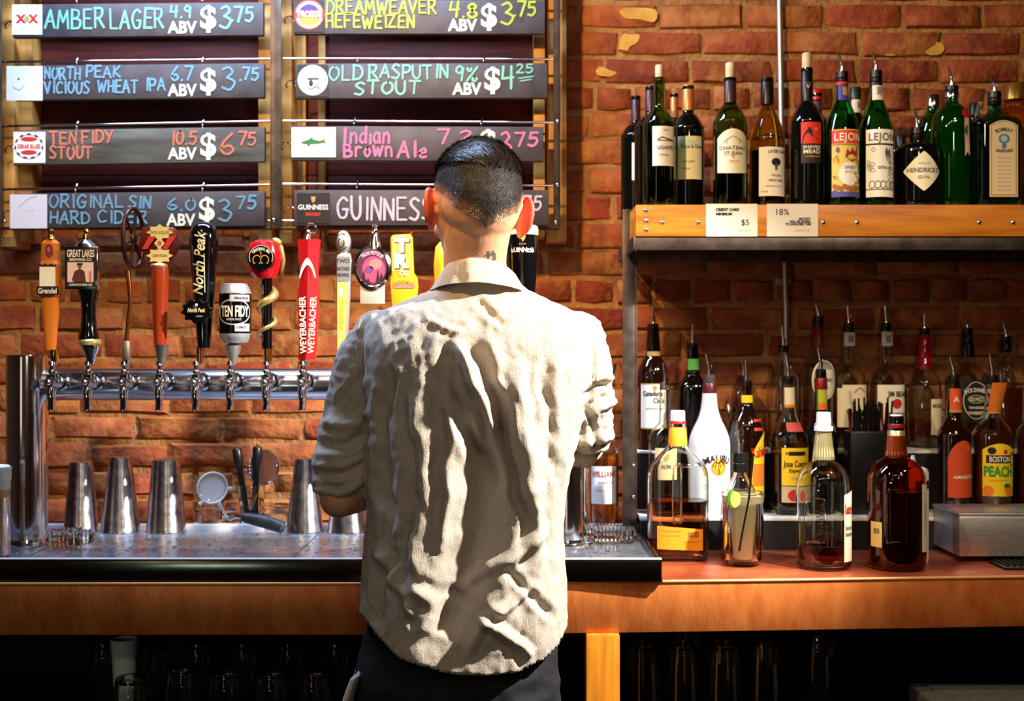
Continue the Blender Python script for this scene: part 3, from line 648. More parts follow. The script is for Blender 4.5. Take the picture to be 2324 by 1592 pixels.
S1 = 1090; YH = Y(S1)
def HZ(py): return Z(py, S1)
def HX(px): return X(px, S1)
def tap(px, label, handle, lever=838, sp=930):
    x = X(px, 1085); y = 2.482; z0 = Z(868, 1085)
    t = thing('beer_tap', label, 'beer tap', (x, y, z0), 'beer taps on the chrome tower')
    m_ = MB(); m_.tube([(x, yr - .033, z0), (x, y + .012, z0)], [.0115, .0115], 20); m_.tube([(x, yr - .036, z0), (x, yr - .046, z0)], [.0195, .0175], 20)
    m_.tube([(x, y + .022, z0), (x, y + .012, z0)], .0155, 8); m_.build('shank', chrome, t)
    m_ = MB(); m_.ball((x, y, z0), .0145, 18); m_.tube([(x, y - .012, z0), (x, y - .02, z0)], [.0105, .0085], 12); m_.ball((x, y - .02, z0), .0062, 10)
    m_.tube([(x, y, z0 + .008), (x, y, z0 + .016)], [.0125, .0135], 16); m_.build('valve_body', chrome, t)
    MB().tube([(x, y, z0 - .006), (x, y - .008, z0 - .022), (x, y - .006, z0 - .04), (x - .001, y - .003, z0 - (sp - 868) / 1085 + .004), (x - .001, y - .002, z0 - (sp - 868) / 1085)], [.0115, .0095, .0078, .0078, .0088], 16).build('spout', chrome, t)
    m_ = MB(); m_.ball((x, y, z0 + .022), .0085, 14); m_.tube([(x, y, z0 + .026), (x, y, z0 + .034), (x, y, z0 + .036), (x, y, Z(820, 1085))], [.0055, .0055, .0088, .0075], 14); m_.build('lever', chrome, t)
    handle(t, px); return t
def prof_h(t, name, m, px, pts, ex=2, ay=1, n=24, rot=None, y=None):   # pts: (halfwidth px, py) top-down or bottom-up
    pr = [(h / S1, HZ(p) - HZ(pts[0][1])) for h, p in pts]
    return MB().lathe(pr, (HX(px), y or 2.482, HZ(pts[0][1])), n, ex, ay, rot=rot).build(name, m, t)
def front(y): return plane_px(S1, y)

wood_h = mat('varnished_maple', (208, 118, 40), .25, c2=(186, 96, 28), ns=10, stretch=(4, 4, .5), coat=.4)
def h1(t, px):
    prof_h(t, 'ferrule', brass, px, [(7, 822), (10, 812), (10, 794)])
    m_ = MB()
    for a, b, c, d in ((11, 796, 15, 740), (15, 740, 20, 672), (23, 672, 25, 650), (22, 650, 22, 600), (22, 600, 19, 590), (19, 590, 19, 552), (19, 552, 13, 544)):
        m_.lathe([(a / S1, 0), (c / S1, HZ(d) - HZ(b))], (HX(109 + (800 - b) * .0), 2.482, HZ(b)), 16, 7, .55)
    m_.build('paddle', wood_h, t, bevel=0)
    prof_h(t, 'finial', brass, 110, [(8, 545), (11, 541), (7, 536), (6, 530), (8, 524), (7, 519)])
    L = Lab(front(2.482 - .0125)); L.strip(90, 126, -650, -606, paper, 4, 4); L.strip(89, 127, lambda q: -606, lambda q: -598 - 4 * math.sin(q * 9) ** 2, ink, 3)
    L.ell(111, -567, 8, 12, navy, 3); L.ring(111, -567, 9, 13, 2, flat((170, 60, 50)), 4); L.ell(111, -567, 4, 7, flat((200, 90, 70)), 5)
    L.strip(84, 133, -670, -650, ink, 5, 3); L.text('Grendel', 108, -660, 12, paper, 6, .02, wide=42); L.build('badge', t)
tap(118, 'beer tap with orange varnished wooden paddle handle and white sticker', h1)
def h2(t, px):
    prof_h(t, 'ferrule', chrome, px, [(7, 826), (11, 815), (12, 808), (20, 793), (22, 784), (19, 781)])
    prof_h(t, 'collar', goldm, px - 2, [(20, 785), (26, 779), (26, 774), (22, 770)])
    prof_h(t, 'grip', black_g, px - 4, [(23, 772), (23, 762), (18, 745), (16, 715), (17, 690), (22, 668), (25, 657)])
    m_ = MB(); m_.box(HX(149), HX(224), 2.462, 2.478, HZ(658), HZ(560)); m_.build('sign', chrome, t, bevel=.002)
    prof_h(t, 'finial', chrome, px - 10, [(24, 561), (20, 553), (11, 545), (7, 541)]); prof_h(t, 'finial_knob', brass, px - 10, [(9, 541), (8, 535), (6, 530), (8, 524), (5, 519)])
    L = Lab(front(2.462)); L.strip(153, 220, -652, -566, ink, 1, 1); L.text('GREAT LAKES', 186, -576, 16, paper, 3, .02, wide=62); L.text('BREWING CO', 186, -590, 6, paper, 3, .02, wide=50)
    L.strip(156, 215, -641, -596, flat((226, 196, 188)), 2, 1); L.ell(184, -604, 5, 6, flat((120, 80, 66)), 3); L.strip(178, 191, -602, -598, ink, 4, 1)
    L.poly([(184, -610), (195, -617), (198, -641), (172, -641), (166, -637), (172, -617)], flat((84, 44, 38)), 3); L.strip(205, 211, -640, -616, flat((204, 120, 116)), 3, 1)
    L.text('CONWAYS IRISH ALE', 186, -647, 5, paper, 3, .01, wide=52); L.build('sign_print', t)
tap(200, 'beer tap with black turned handle and square pub sign of a policeman', h2)
def h3(t, px):
    prof_h(t, 'ferrule', chrome, px, [(7, 828), (9, 816)]); prof_h(t, 'sleeve', mat('grey_zinc', (128, 116, 98), .5, .5), px, [(9, 817), (10, 814), (9, 776), (8, 774)])
    MB().tube([(HX(282), 2.482, HZ(776)), (HX(286), 2.482, HZ(730)), (HX(291), 2.482, HZ(690)), (HX(289), 2.482, HZ(650)), (HX(284), 2.482, HZ(612))], [.005, .0045, .0045, .005, .006], 12).build('rod', copperm, t)
    rt = Matrix.Rotation(math.radians(76), 3, 'Z')
    m_ = MB(); c = Vector((HX(298), 2.482, HZ(540)))
    ring = [c + rt @ Vector((.040 * math.cos(q), 0, .062 * math.sin(q))) for q in [k * 2 * PI / 40 for k in range(41)]]
    m_.tube(ring, .0045, 10, caps=False)
    for k in range(6):
        q = k * PI / 3 + .3; m_.tube([c, c + rt @ Vector((.037 * math.cos(q), 0, .058 * math.sin(q)))], .003, 8)
    m_.ball(c, (.012, .006, .014), 12, rt); m_.build('wheel', bronze, t)
tap(282, 'beer tap with thin copper rod and dark bronze wheel seen edge-on', h3)
def h4(t, px):
    prof_h(t, 'ferrule', mat('pewter', (150, 148, 146), .35, .9), px, [(9, 826), (10, 815), (16, 786), (17, 783)])
    prof_h(t, 'grip', mat('red_varnish', (150, 52, 22), .22, coat=.5), px - 3, [(14, 786), (16, 740), (18, 680), (20, 620), (19, 606)]); prof_h(t, 'collar', goldm, px - 5, [(19, 606), (20, 602), (17, 598)])
    MB().prism([(HX(a), HZ(b)) for a, b in ((347, 600), (378, 600), (404, 560), (392, 515), (318, 515), (310, 560))], 2.478, 2.492).build('head', mat('red_brown_enamel', (96, 30, 20), .3), t, bevel=.002)
    L = Lab(front(2.476)); cr = flat((226, 206, 140))
    for cy_, a in ((527, 1), (580, -1)):
        pts = []
        for k in range(16):
            q = 2 * PI * k / 16; r = 31 if k % 2 == 0 else 22; pts.append((360 + r * math.cos(q), -cy_ + r * .62 * math.sin(q)))
        L.poly(pts, cr, 1)
    L.text('DOS EQUIS', 360, -527, 7, flat((90, 70, 40)), 2, .01, wide=44); L.text('CERVEZA', 360, -580, 6, flat((90, 70, 40)), 2, .01, wide=36)
    for a in (-26, 20): L.poly([(346 + a, -565), (358 + a, -565), (378 + a, -536), (362 + a, -536)], red, 4)
    L.poly([(360, -538), (372, -552), (360, -566), (348, -552)], cr, 5); L.ell(360, -552, 5, 6, flat((200, 90, 60)), 6); L.build('badge', t)
tap(362, 'beer tap with tapered red brown handle and cream star badge crossed with red', h4)
def h5(t, px):
    prof_h(t, 'ferrule', copperm, px + 5, [(7, 826), (8, 815), (9, 790)])
    c = prof_h(t, 'grip', black_g, px + 14, [(14, 790), (17, 760), (20, 720), (24, 670), (29, 600), (33, 550), (32, 530), (26, 513), (14, 504), (3, 502)], n=32)
    pts = []
    for k in range(20):
        q = 2 * PI * k / 20 + .15; r = 1.0 if k % 2 == 0 else .78; pts.append((HX(452 + 38 * r * math.cos(q)), HZ(707 - 29 * r * math.sin(q))))
    MB().prism(pts, 2.448, 2.458).build('leaf_badge', black_g, t, bevel=.001)
    L = Lab(front(2.4475)); L.text('North Peak', 452, -705, 9, cream, 1, .02, .2, wide=40); L.ell(452, -693, 3, 3, paper, 1); L.build('badge_print', t)
    rr = lambda v: .0265 + .012 * v / .2
    fn = cyl((HX(px + 14), 2.482, HZ(670)), lambda v: .0247 + .047 * v, turn=-.15)
    L = Lab(fn); L.text('North Peak', .0, .066, .022, cream, 2, .015, .3, rot=PI / 2 - .06, wide=.132); L.strip(.011, .0125, .005, .085, cream, 2, 1); L.build('lettering', t)
tap(445, 'beer tap with glossy black club handle, cream script and black leaf badge', h5)
can_m = mat('can_aluminium', (200, 202, 208), .32, .55)
def h6(t, px):
    prof_h(t, 'ferrule', steel, px + 2, [(7, 828), (9, 818), (17, 795), (18, 785), (10, 780), (12, 776)])
    prof_h(t, 'can', can_m, px + 8, [(26, 778), (34, 768), (36, 760), (36, 666), (30, 650), (29, 645), (27, 644), (26, 647)], n=36)
    c = (HX(px + 8), 2.482, HZ(757)); L = Lab(cyl(c, 36 / S1)); L.strip(-.052, .052, 0, .083, black_g, 0, 30)
    sil = flat((196, 196, 200), .35)
    L.ring(.004, .044, .038, .027, .0022, sil, 1); L.text('TEN FIDY', .006, .046, .022, paper, 3, .03, wide=.060); L.text('IMPERIAL STOUT', .004, .029, .004, sil, 3, .02, wide=.03)
    L.strip(-.004, .04, .066, .080, sil, 1, 10); L.strip(.006, .04, .004, .020, sil, 1, 10); L.text('OSKAR BLUES', .02, .073, .005, ink, 3, .02, wide=.03); L.text('1 PINT', .02, .012, .005, ink, 3, .02); L.strip(-.045, -.03, .04, .055, sil, 1, 6)
    L.build('can_print', t)
tap(523, 'beer tap topped with a silver and black drinks can', h6)
def h7(t, px):
    prof_h(t, 'ferrule', copperm, px, [(7, 828), (9, 815), (10, 789)]); prof_h(t, 'grip', black_g, px - 2, [(12, 792), (12, 700), (12, 625)])
    pts = []
    for k in range(46):
        u = k / 45; q = 1.0 + u * 2 * PI * 2.25; r = .0145 + .004 * (1 - u); pts.append((HX(px - 2) + r * math.cos(q), 2.482 + r * math.sin(q), HZ(782 - u * 138)))
    MB().tube(pts, [.0028 + .0085 * (k / 45) ** 1.3 for k in range(46)], 10).build('snake', goldm, t)
    MB().tube([(HX(630), 2.50, HZ(640)), (HX(638), 2.49, HZ(590)), (HX(632), 2.485, HZ(560)), (HX(622), 2.48, HZ(548))], [.004, .006, .007, .008], 10).build('snake_neck', goldm, t)
    MB().ball((HX(626), 2.478, HZ(548)), (.012, .010, .008), 10, Matrix.Rotation(.5, 3, 'Y')).build('snake_head', goldm, t)
    m_ = MB(); c = (HX(597), 2.478, HZ(587)); m_.lathe([(.004, -.043), (.02, -.041), (.029, -.031), (.0345, -.006), (.0355, .012), (.029, .033), (.015, .039), (.004, .035)], c, 26, 2, .8); m_.build('apple', mat('glossy_red', (206, 22, 32), .15, coat=.5), t)
    MB().ball((HX(584), 2.474, HZ(552)), (.014, .008, .0055), 10, Matrix.Rotation(-.35, 3, 'Y')).build('leaf', mat('leaf_green', (30, 110, 50), .4), t)
    MB().tube([(HX(597), 2.462, HZ(589)), (HX(597), 2.4445, HZ(587))], [.0275, .0275], 32).build('disc', black_g, t)
    L = Lab(front(2.4445)); L.ring(598, -586, 27, 27, 1.2, paper, 1); L.text('ORIGINAL SIN', 598, -567, 6, paper, 2, .03, wide=44, arc=24); L.text('HARD CIDER', 598, -607, 6, paper, 2, .03, wide=38, arc=-24)
    L.ring(589, -592, 10, 11, 2, gold_i, 2); L.ring(606, -592, 10, 11, 2, gold_i, 2); L.line([(598, -582), (598, -574), (592, -570)], 2, gold_i, 2); L.build('disc_print', t)
tap(605, 'beer tap with red apple head and gold snake coiled round a black stem', h7)
redp = mat('red_lacquer', (196, 28, 38), .25, coat=.4)
def h8(t, px):
    prof_h(t, 'ferrule', chrome, px, [(7, 826), (9, 815)])
    cols = [(817, 676, 713), (760, 678, 717), (700, 675, 722), (660, 676, 720), (632, 680, 717), (600, 678, 721), (560, 675, 724), (543, 674, 725)]
    m_ = MB(); vs = []
    for p, a, b in cols: vs += [(HX(a), 2.474, HZ(p)), (HX((a + b) / 2), 2.464, HZ(p)), (HX(b), 2.474, HZ(p)), (HX(b), 2.494, HZ(p)), (HX(a), 2.494, HZ(p))]
    n = len(cols); m_.add(vs, [(i * 5 + k, i * 5 + (k + 1) % 5, (i + 1) * 5 + (k + 1) % 5, (i + 1) * 5 + k) for i in range(n - 1) for k in range(5)] + [(4, 3, 2, 1, 0), tuple((n - 1) * 5 + k for k in range(5))])
    m_.build('paddle', redp, t, ang=20)
    m_ = MB(); m_.tube([(HX(696), 2.482, HZ(543)), (HX(698), 2.482, HZ(530))], [.010, .006], 14); m_.ball((HX(698), 2.482, HZ(527)), .007, 12)
    m_.tube([(HX(703) + .010 * math.cos(q), 2.482, HZ(518) + .010 * math.sin(q)) for q in [k * PI / 9 for k in range(19)]], .003, 8, caps=False); m_.build('ring_finial', chrome, t)
    L = Lab(front(2.4645)); ch = smooth_poly([(680, -632), (686, -604), (699, -586), (712, -606), (718, -632)]); ch2 = smooth_poly([(716, -632), (708, -612), (699, -602), (690, -612), (682, -632)])
    L.poly(ch + ch2, paper, 2)
    L.text('WEYERBACHER', 688, -738, 14, paper, 3, .02, rot=PI / 2 + .02, wide=130); L.text('WEYERBACHER', 709, -738, 14, paper, 3, .02, rot=PI / 2 - .05, wide=130)
    L.build('lettering', t)
tap(687, 'beer tap with long faceted red paddle handle, white arrow and sideways lettering', h8)
def h9(t, px):
    prof_h(t, 'ferrule', chrome, px, [(7, 828), (9, 815)])
    pts = [(HX(a), HZ(b)) for a, b in ((764, 818), (784, 818), (797, 590), (793, 574), (776, 573), (763, 580))]
    MB().prism(pts, 2.474, 2.492).build('paddle', can_m, t, bevel=.002)
    rt = Matrix.Rotation(.35, 3, 'Z')
    m_ = MB(); m_.ball((HX(778), 2.480, HZ(549)), (.0165, .009, .025), 20, rt); m_.build('swirl_disc', steel, t)
    L = Lab(front(2.4735)); L.strip(765, 794, -638, -582, flat((132, 134, 138)), 1, 1); L.text('TWO', 777, -592, 9, navy, 2, .02); L.text('BROTHERS', 778, -610, 8, navy, 2, .02, wide=28); L.text('BREWING', 778, -624, 8, navy, 2, .02, wide=26)
    L.poly([(765, -812), (781, -812), (790, -640), (765, -640)], flat((232, 204, 110)), 2); L.ell(773, -664, 5, 9, paper, 3); L.text('WEEKEND', 774, -715, 10, flat((200, 186, 40)), 3, .02, rot=PI / 2, wide=74)
    L.build('paddle_print', t)
    L = Lab(front(2.4705)); L.ring(775, -549, 14, 20, 2.5, ink, 1, 24, .15, .9); L.ring(774, -551, 8, 12, 2.5, ink, 1, 24, .3, 1.1); L.build('swirl_print', t)
tap(769, 'beer tap with slim grey and yellow paddle topped by a silver swirl', h9)
def h10(t, px):
    prof_h(t, 'ferrule', chrome, px, [(7, 828), (9, 815), (10, 720)])
    MB().box(HX(816), HX(872), 2.476, 2.488, HZ(690), HZ(640)).build('plate', flat((196, 180, 176)), t, bevel=.001)
    prof_h(t, 'finial', chrome, 849, [(16, 566), (13, 552), (8, 536), (7, 530), (9, 527), (6, 522), (6, 514), (8, 511), (4, 508)])
    m_ = MB(); c = Vector((HX(845), 2.472, HZ(607))); m_.lathe([(.004, -.004), (.033, -.004), (.0385, 0), (.033, .004), (.031, .003)], (0, 0, 0), 40)
    m_.v = [(c.x + p[0], c.y - p[2], c.z + p[1] * 1.22) for p in m_.v]; m_.build('medallion', chrome, t)
    L = Lab(front(2.469)); L.ell(845, -607, 33, 42, flat((84, 34, 66)), 1, 32); L.ell(848, -612, 26, 30, flat((176, 70, 116)), 2, 30); L.ell(852, -600, 15, 12, flat((216, 120, 130)), 3); L.ell(838, -612, 10, 8, flat((110, 60, 140)), 3)
    for a, b, c_ in ((826, 640, 612), (836, 646, 630), (858, 644, 610), (866, 636, 618)): L.poly([(a - 5, -b), (a + 5, -b), (a, -c_)], flat((50, 16, 36)), 4)
    L.text('TROIS PISTOLES', 845, -574, 8, flat((220, 190, 220)), 4, .02, wide=54, arc=34); L.build('medallion_print', t)
tap(851, 'beer tap with oval chrome medallion framing purple artwork', h10)
yel = mat('yellow_enamel', (224, 172, 40), .3, coat=.3)
def h11(t, px):
    prof_h(t, 'ferrule', chrome, px, [(7, 828), (9, 815), (10, 700)])
    pts = [(HX(a), HZ(b)) for a, b in ((896, 800), (932, 800), (948, 650), (946, 630), (938, 618), (935, 536), (930, 530), (890, 533), (885, 540), (888, 620), (884, 640), (886, 660))]
    MB().prism(pts, 2.472, 2.494).build('paddle', yel, t, bevel=.003)
    L = Lab(front(2.4715)); L.strip(890, 932, -616, -538, flat((226, 190, 96)), 0, 1)
    L.text('T', 911, -556, 28, paper, 3, .07, wide=34); L.text('R', 911, -592, 28, paper, 3, .07, wide=34); L.text('T', 914, -559, 29, flat((110, 80, 30)), 2, .07, wide=35); L.text('R', 914, -595, 29, flat((110, 80, 30)), 2, .07, wide=35); L.text('CC', 916, -620, 10, paper, 3, .04, wide=20)
    L.text('SUNSHINE', 917, -640, 9, flat((120, 110, 60)), 3, .02, wide=46, arc=44); L.strip(894, 942, -654, -646, flat((220, 120, 120)), 2, 1); L.build('paddle_print', t)
tap(930, 'beer tap with broad yellow handle and two big white initials', h11)
def h12(t, px):
    prof_h(t, 'ferrule', chrome, px, [(7, 828), (9, 815)]); prof_h(t, 'grip', yel, 1005, [(10, 816), (14, 720), (20, 640), (22, 600), (18, 560), (8, 548)])
tap(1013, 'beer tap with yellow handle almost wholly hidden behind the collar', h12)
def h13(t, px):
    prof_h(t, 'ferrule', chrome, px, [(7, 828), (9, 815), (11, 790)])
    prof_h(t, 'glass_body', black_g, 1187, [(16, 792), (22, 786), (24, 740), (26, 690), (30, 640), (33, 600), (35, 560), (33, 533)], n=32)
    prof_h(t, 'foam_top', mat('foam_cream', (240, 226, 190), .4), 1188, [(33.5, 533), (34, 520), (32, 513), (28, 511)], n=32)
    L = Lab(cyl((HX(1187), 2.482, HZ(600)), 33.5 / S1)); L.text('GUINNESS', -.002, .030, .0115, paper, 2, .02, wide=.052); L.poly([(-.006, .062), (.005, .062), (.004, .052), (.0, .046), (-.005, .053)], gold_i, 2); L.text('ESTD 1759', -.001, .041, .003, gold_i, 2, .0, wide=.014)
    L.build('lettering', t)
tap(1180, 'beer tap shaped like a glass of black stout with cream foam', h13)

# ------------------------------------------------------------------ things on the drip tray
zt = ZT - .009
def shaker(px, s_, wtop, wbot, top, bot, label):
    x, y = X(px, s_), Y(s_); h = (bot - top) / s_
    t = thing('shaker_tin', label, 'shaker', (x, y, zt), 'upturned shaker tins on the tray')
    a, b = wtop / 2 / s_, wbot / 2 / s_
    shell([(b, .0), (b + .001, .001), (b + .0005, .004), (b - .0006, .006), (a + .002, h - .006), (a, h - .001), (a - .003, h)][0:0] + [(b + .001, 0.0), (b + .0012, .002), (b, .004), (a + .001, h - .005), (a - .001, h - .001), (a - .004, h)], .0012, .0001, (x, y, zt), n=40).build('cup', shaker_m, t)
    return t
shaker(184, 985, 48, 76, 1033, 1192, 'dented upturned steel shaker tin nearest the chrome column')
shaker(273, 985, 46, 88, 1022, 1192, 'upturned steel shaker tin, tallest, in the middle of the three')
shaker(377, 985, 60, 88, 1030, 1194, 'upturned steel shaker tin left of the white strainer')
shaker(692, 985, 44, 84, 1026, 1192, 'upturned steel shaker tin just left of the rolled sleeve elbow')
shaker(790, 985, 56, 92, 1030, 1196, 'upturned steel shaker tin under the bartender\'s left forearm')
# strainers, muddlers and their glasses
def tumbler(px, s_, w, top, label, name='tumbler'):
    x, y = X(px, s_), Y(s_); h = Z(top, s_) - zt; r = w / 2 / s_
    t = thing(name, label, 'glass', (x, y, zt)); shell([(r * .8, 0), (r * .82, .003), (r, h - .001), (r - .0006, h)], .0022, .008, (x, y, zt)).build('glass_body', g_clear, t); return t
tumbler(474, 965, 74, 1140, 'short clear glass holding the white strainer'); tumbler(571, 960, 62, 1100, 'clear glass holding two black muddlers'); tumbler(630, 962, 72, 1146, 'short empty clear glass right of the muddler glass')
def strainer(cx, cy, s_, r, rot, label, m, hd, base):
    c = Vector((X(cx, s_), Y(s_), Z(cy, s_))); t = thing('cocktail_strainer', label, 'strainer', c)
    f_ = lambda u, v, w=0: c + rot @ Vector((u, w, v))
    m_ = MB(); m_.tube([f_(r * math.cos(q), r * math.sin(q)) for q in [k * PI / 16 for k in range(33)]], .0022, 8, caps=False); m_.build('rim', m, t)
    m_ = MB(); n = 28; m_.add([f_(0, 0, .002)] + [f_(r * math.cos(2 * PI * k / n), r * math.sin(2 * PI * k / n), .002) for k in range(n)] + [f_(0, 0, .0035)] + [f_(r * math.cos(2 * PI * k / n), r * math.sin(2 * PI * k / n), .0035) for k in range(n)],
        [(0, 1 + k, 1 + (k + 1) % n) for k in range(n)] + [(n + 1, n + 2 + (k + 1) % n, n + 2 + k) for k in range(n)]); m_.build('plate', m, t)
    pts = [f_((r - .004 + .0035 * math.cos(q * 26)) * math.cos(q), (r - .004 + .0035 * math.cos(q * 26)) * math.sin(q), .005 + .004 * math.sin(q * 26)) for q in [-.6 + k * 2.4 / 170 * 1.8 for k in range(171)]]
    MB().tube(pts, .0008, 6).build('spring', chrome, t)
    MB().tube([f_(0, r), f_(0, r + hd * .5, -.004), f_(0, r + hd)], [.006, .005, .0065], 10, flat_=.4).build('handle', m, t)
    m_ = MB()
    for q in (.5, 2.64): MB().tube([f_(r * math.cos(q), r * math.sin(q)), f_((r + .012) * math.cos(q), (r + .012) * math.sin(q))], [.004, .005], 8, flat_=.5).build('prong', m, t)
    0; return t
wm = mat('white_enamel_metal', (240, 240, 240), .35, .1)
strainer(482, 1108, 965, .036, Matrix.Rotation(.55, 3, 'Z') @ Matrix.Rotation(2.75, 3, 'Y'), 'pale round strainer leaning in a short glass', wm, .05, 0)
strainer(598, 1062, 955, .041, Matrix.Rotation(.7, 3, 'Z') @ Matrix.Rotation(3.5, 3, 'Y'), 'steel strainer with coiled spring behind the muddlers', chrome, .06, 0)
for a, b, c_, d, l in ((538, 1018, 562, 1176, 'black muddler leaning left in the glass'), (585, 1014, 578, 1176, 'black muddler standing upright in the glass')):
    t = thing('muddler', l, 'muddler', (X(c_, 958), Y(958), Z(d, 958)))
    p = lambda u: (X(a + (c_ - a) * u, 958), Y(958) - .004, Z(b + (d - b) * u, 958))
    MB().tube([p(0), p(.02), p(.2), p(.24), p(.32), p(.8), p(1)], [.009, .0115, .0115, .009, .0072, .008, .012], 14).build('rod', black_p, t)
t = thing('bottle_opener', 'steel opener with dark blue black grip lying on the tray rim', 'opener', (X(590, 1000), Y(1000), zt))
MB().tube([(X(548, 1000), Y(1000), Z(1173, 1000)), (X(560, 1000), Y(1000), Z(1176, 1000)), (X(600, 1000), Y(1000), Z(1184, 1000)), (X(642, 1000), Y(1000) - .01, Z(1196, 1000)), (X(648, 1000), Y(1000) - .01, Z(1198, 1000))], [.009, .0125, .0155, .014, .008], 16, flat_=.8).build('grip', mat('navy_rubber', (26, 36, 50), .45), t)
MB().tube([(X(552, 1000), Y(1000), Z(1174, 1000)), (X(536, 1000), Y(1000), Z(1172, 1000)), (X(520, 1000), Y(1000) + .01, Z(1180, 1000)), (X(505, 1000), Y(1000) + .01, Z(1172, 1000)), (X(512, 1000), Y(1000) + .015, Z(1162, 1000)), (X(534, 1000), Y(1000) + .01, Z(1160, 1000))], [.008, .006, .005, .005, .005, .004], 10).build('claw', chrome, t)
def ribbed(px, s_, r, ln, ang, label):
    x, y = X(px, s_), Y(s_); t = thing('ribbed_glass', label, 'glass', (x, y, zt)); rt = Matrix.Rotation(ang, 3, 'Z') @ Matrix.Rotation(PI / 2, 3, 'Y')
    pr = [(r * .55, -ln / 2)] + [(r * (.85 + .15 * (k % 2)) * (1 if k < 16 else .8), -ln / 2 + .004 + (ln - .01) * k / 20) for k in range(21)] + [(r * .3, ln / 2)]
    MB().lathe(pr, (x, y, zt + r), 22, rot=rt).build('glass_body', g_clear, t)
ribbed(160, 1075, .022, .098, .25, 'ribbed clear glass stopper lying at the foot of the chrome column')
ribbed(1315, 1035, .020, .09, .1, 'ribbed clear glass stopper lying beside the white shirt'); ribbed(1392, 1050, .021, .085, -.1, 'ribbed clear glass stopper with faceted knob at the right of the tray')
MB_ = MB(); t = thing('glass_knob', 'faceted clear glass knob lying on the right end of the tray', 'glass', (X(1425, 1050), Y(1050), zt)); MB_.ball((X(1428, 1050), Y(1050) - .002, zt + .019), (.019, .019, .019), 8).build('knob', g_clear, t, smooth=False)
# pint at the left edge
x, y = X(-20, 1130), Y(1130)
t = thing('pint_of_cider', 'full pint of pale cloudy beer cut by the left edge of the picture', 'beer', (x, y, zt))
hh = Z(1060, 1130) - zt
shell([(.031, 0), (.032, .003), (.0385, hh), (.038, hh + .0005)], .0022, .007, (x, y, zt)).build('glass_body', g_clear, t)
MB().lathe([(.0295, .0072), (.0354, hh - .045)], (x, y, zt), 32).build('beer', l_beer, t); MB().lathe([(.0355, hh - .045), (.0372, hh - .002), (.034, hh + .002)], (x, y, zt), 32).build('foam', mat('beer_foam', (244, 236, 220), .8), t)
# ------------------------------------------------------------------ shelving on the right
SZ = Z(465, 1040)
su = thing('bottle_shelf', 'thick oiled oak shelf on a steel angle frame holding wine and gin', 'shelf', (.28, 2.8, 0))
xs0 = X(1443, 1040)
MB().box(xs0, 1.5, Y(1040), Y(1040) + .022, Z(537, 1040), SZ).build('front_board', shelfwood, su, bevel=.0015)
MB().box(xs0 + .001, 1.5, Y(1040) + .0222, 2.972, Z(537, 1040), SZ).build('shelf_board', shelfwood, su, bevel=.0008)
m_ = MB(); m_.box(xs0 - .002, 1.5, Y(1040) - .004, Y(1040), Z(568, 1040), Z(541, 1040) + .001); m_.box(xs0 - .002, 1.5, Y(1040), Y(1040) + .03, Z(541, 1040) - .003, Z(541, 1040)); m_.build('front_rail', iron, su, bevel=.0008)
m_ = MB(); m_.box(xs0 - .002, 1.5, 2.94, 2.945, Z(537, 1040) - .03, Z(537, 1040) - .001); m_.build('rear_rail', iron, su, bevel=.0008)
m_ = MB(); m_.box(xs0 - .006, xs0 - .002, Y(1040) - .004, 2.95, Z(568, 1040), Z(537, 1040)); m_.build('side_rail', iron, su, bevel=.0008)
for px in (1413, 3060):
    a = X(px, 985); m_ = MB(); m_.box(a, a + .029, Y(985), Y(985) + .005, ZC, Z(475, 985)); m_.box(a + .0295, a + .0335, Y(985), Y(985) + .06, ZC, Z(475, 985)); m_.build('post', iron, su, bevel=.0008)
for a, b in ((1466, 478), (1467, 501), (1467, 522), (1503, 505), (1585, 505), (1868, 505), (1945, 505), (2222, 505), (2299, 505)):
    MB().ball((X(a, 1040), Y(1040) - .0005, Z(b, 1040)), (.0052, .0035, .0052), 12).build('bolt', chrome, su)
for b in (1057, 1128, 1199): MB().ball((X(1438, 985), Y(985) - .001, Z(b, 985)), (.004, .003, .004), 10).build('bolt', chrome, su)
def tape(x0, x1, label, draw):
    t = thing('paper_sign', label, 'sign', (X((x0 + x1) / 2, 1040), Y(1040) - .001, Z(537, 1040)), 'paper signs on the oak shelf')
    MB().box(X(x0, 1040), X(x1, 1040), Y(1040) - .0012, Y(1040) - .0004, Z(537, 1040), Z(463, 1040)).build('sheet', flat((222, 214, 196), .8), t)
    L = Lab(plane_px(1040, Y(1040) - .0012)); draw(L); L.build('print', t)
tape(1602, 1719, 'white paper sign on the oak shelf edge showing a five dollar amount', lambda L: (L.text('CREDIT CARD', 1651, -476, 6, ink, 1, .05, wide=54), L.text('MINIMUM', 1643, -486, 6, ink, 1, .05, wide=36), L.text('$5', 1691, -505, 13, ink, 1, 0), L.text('UNION PUB', 1686, -523, 5, pale2, 1, 0, wide=34)))
tape(1740, 1856, 'white paper sign on the oak shelf edge showing a percentage', lambda L: (L.text('18%', 1776, -481, 14, ink, 1, 0), L.text('GRATUITY', 1826, -497, 5, ink, 1, .04, wide=28), L.text('WILL BE ADDED', 1815, -503, 5, ink, 1, .04, wide=48), L.text('TO UNCLOSED TABS', 1811, -509, 5, ink, 1, .04, wide=58), L.text('UNION PUB', 1820, -523, 5, pale2, 1, 0, wide=34)))

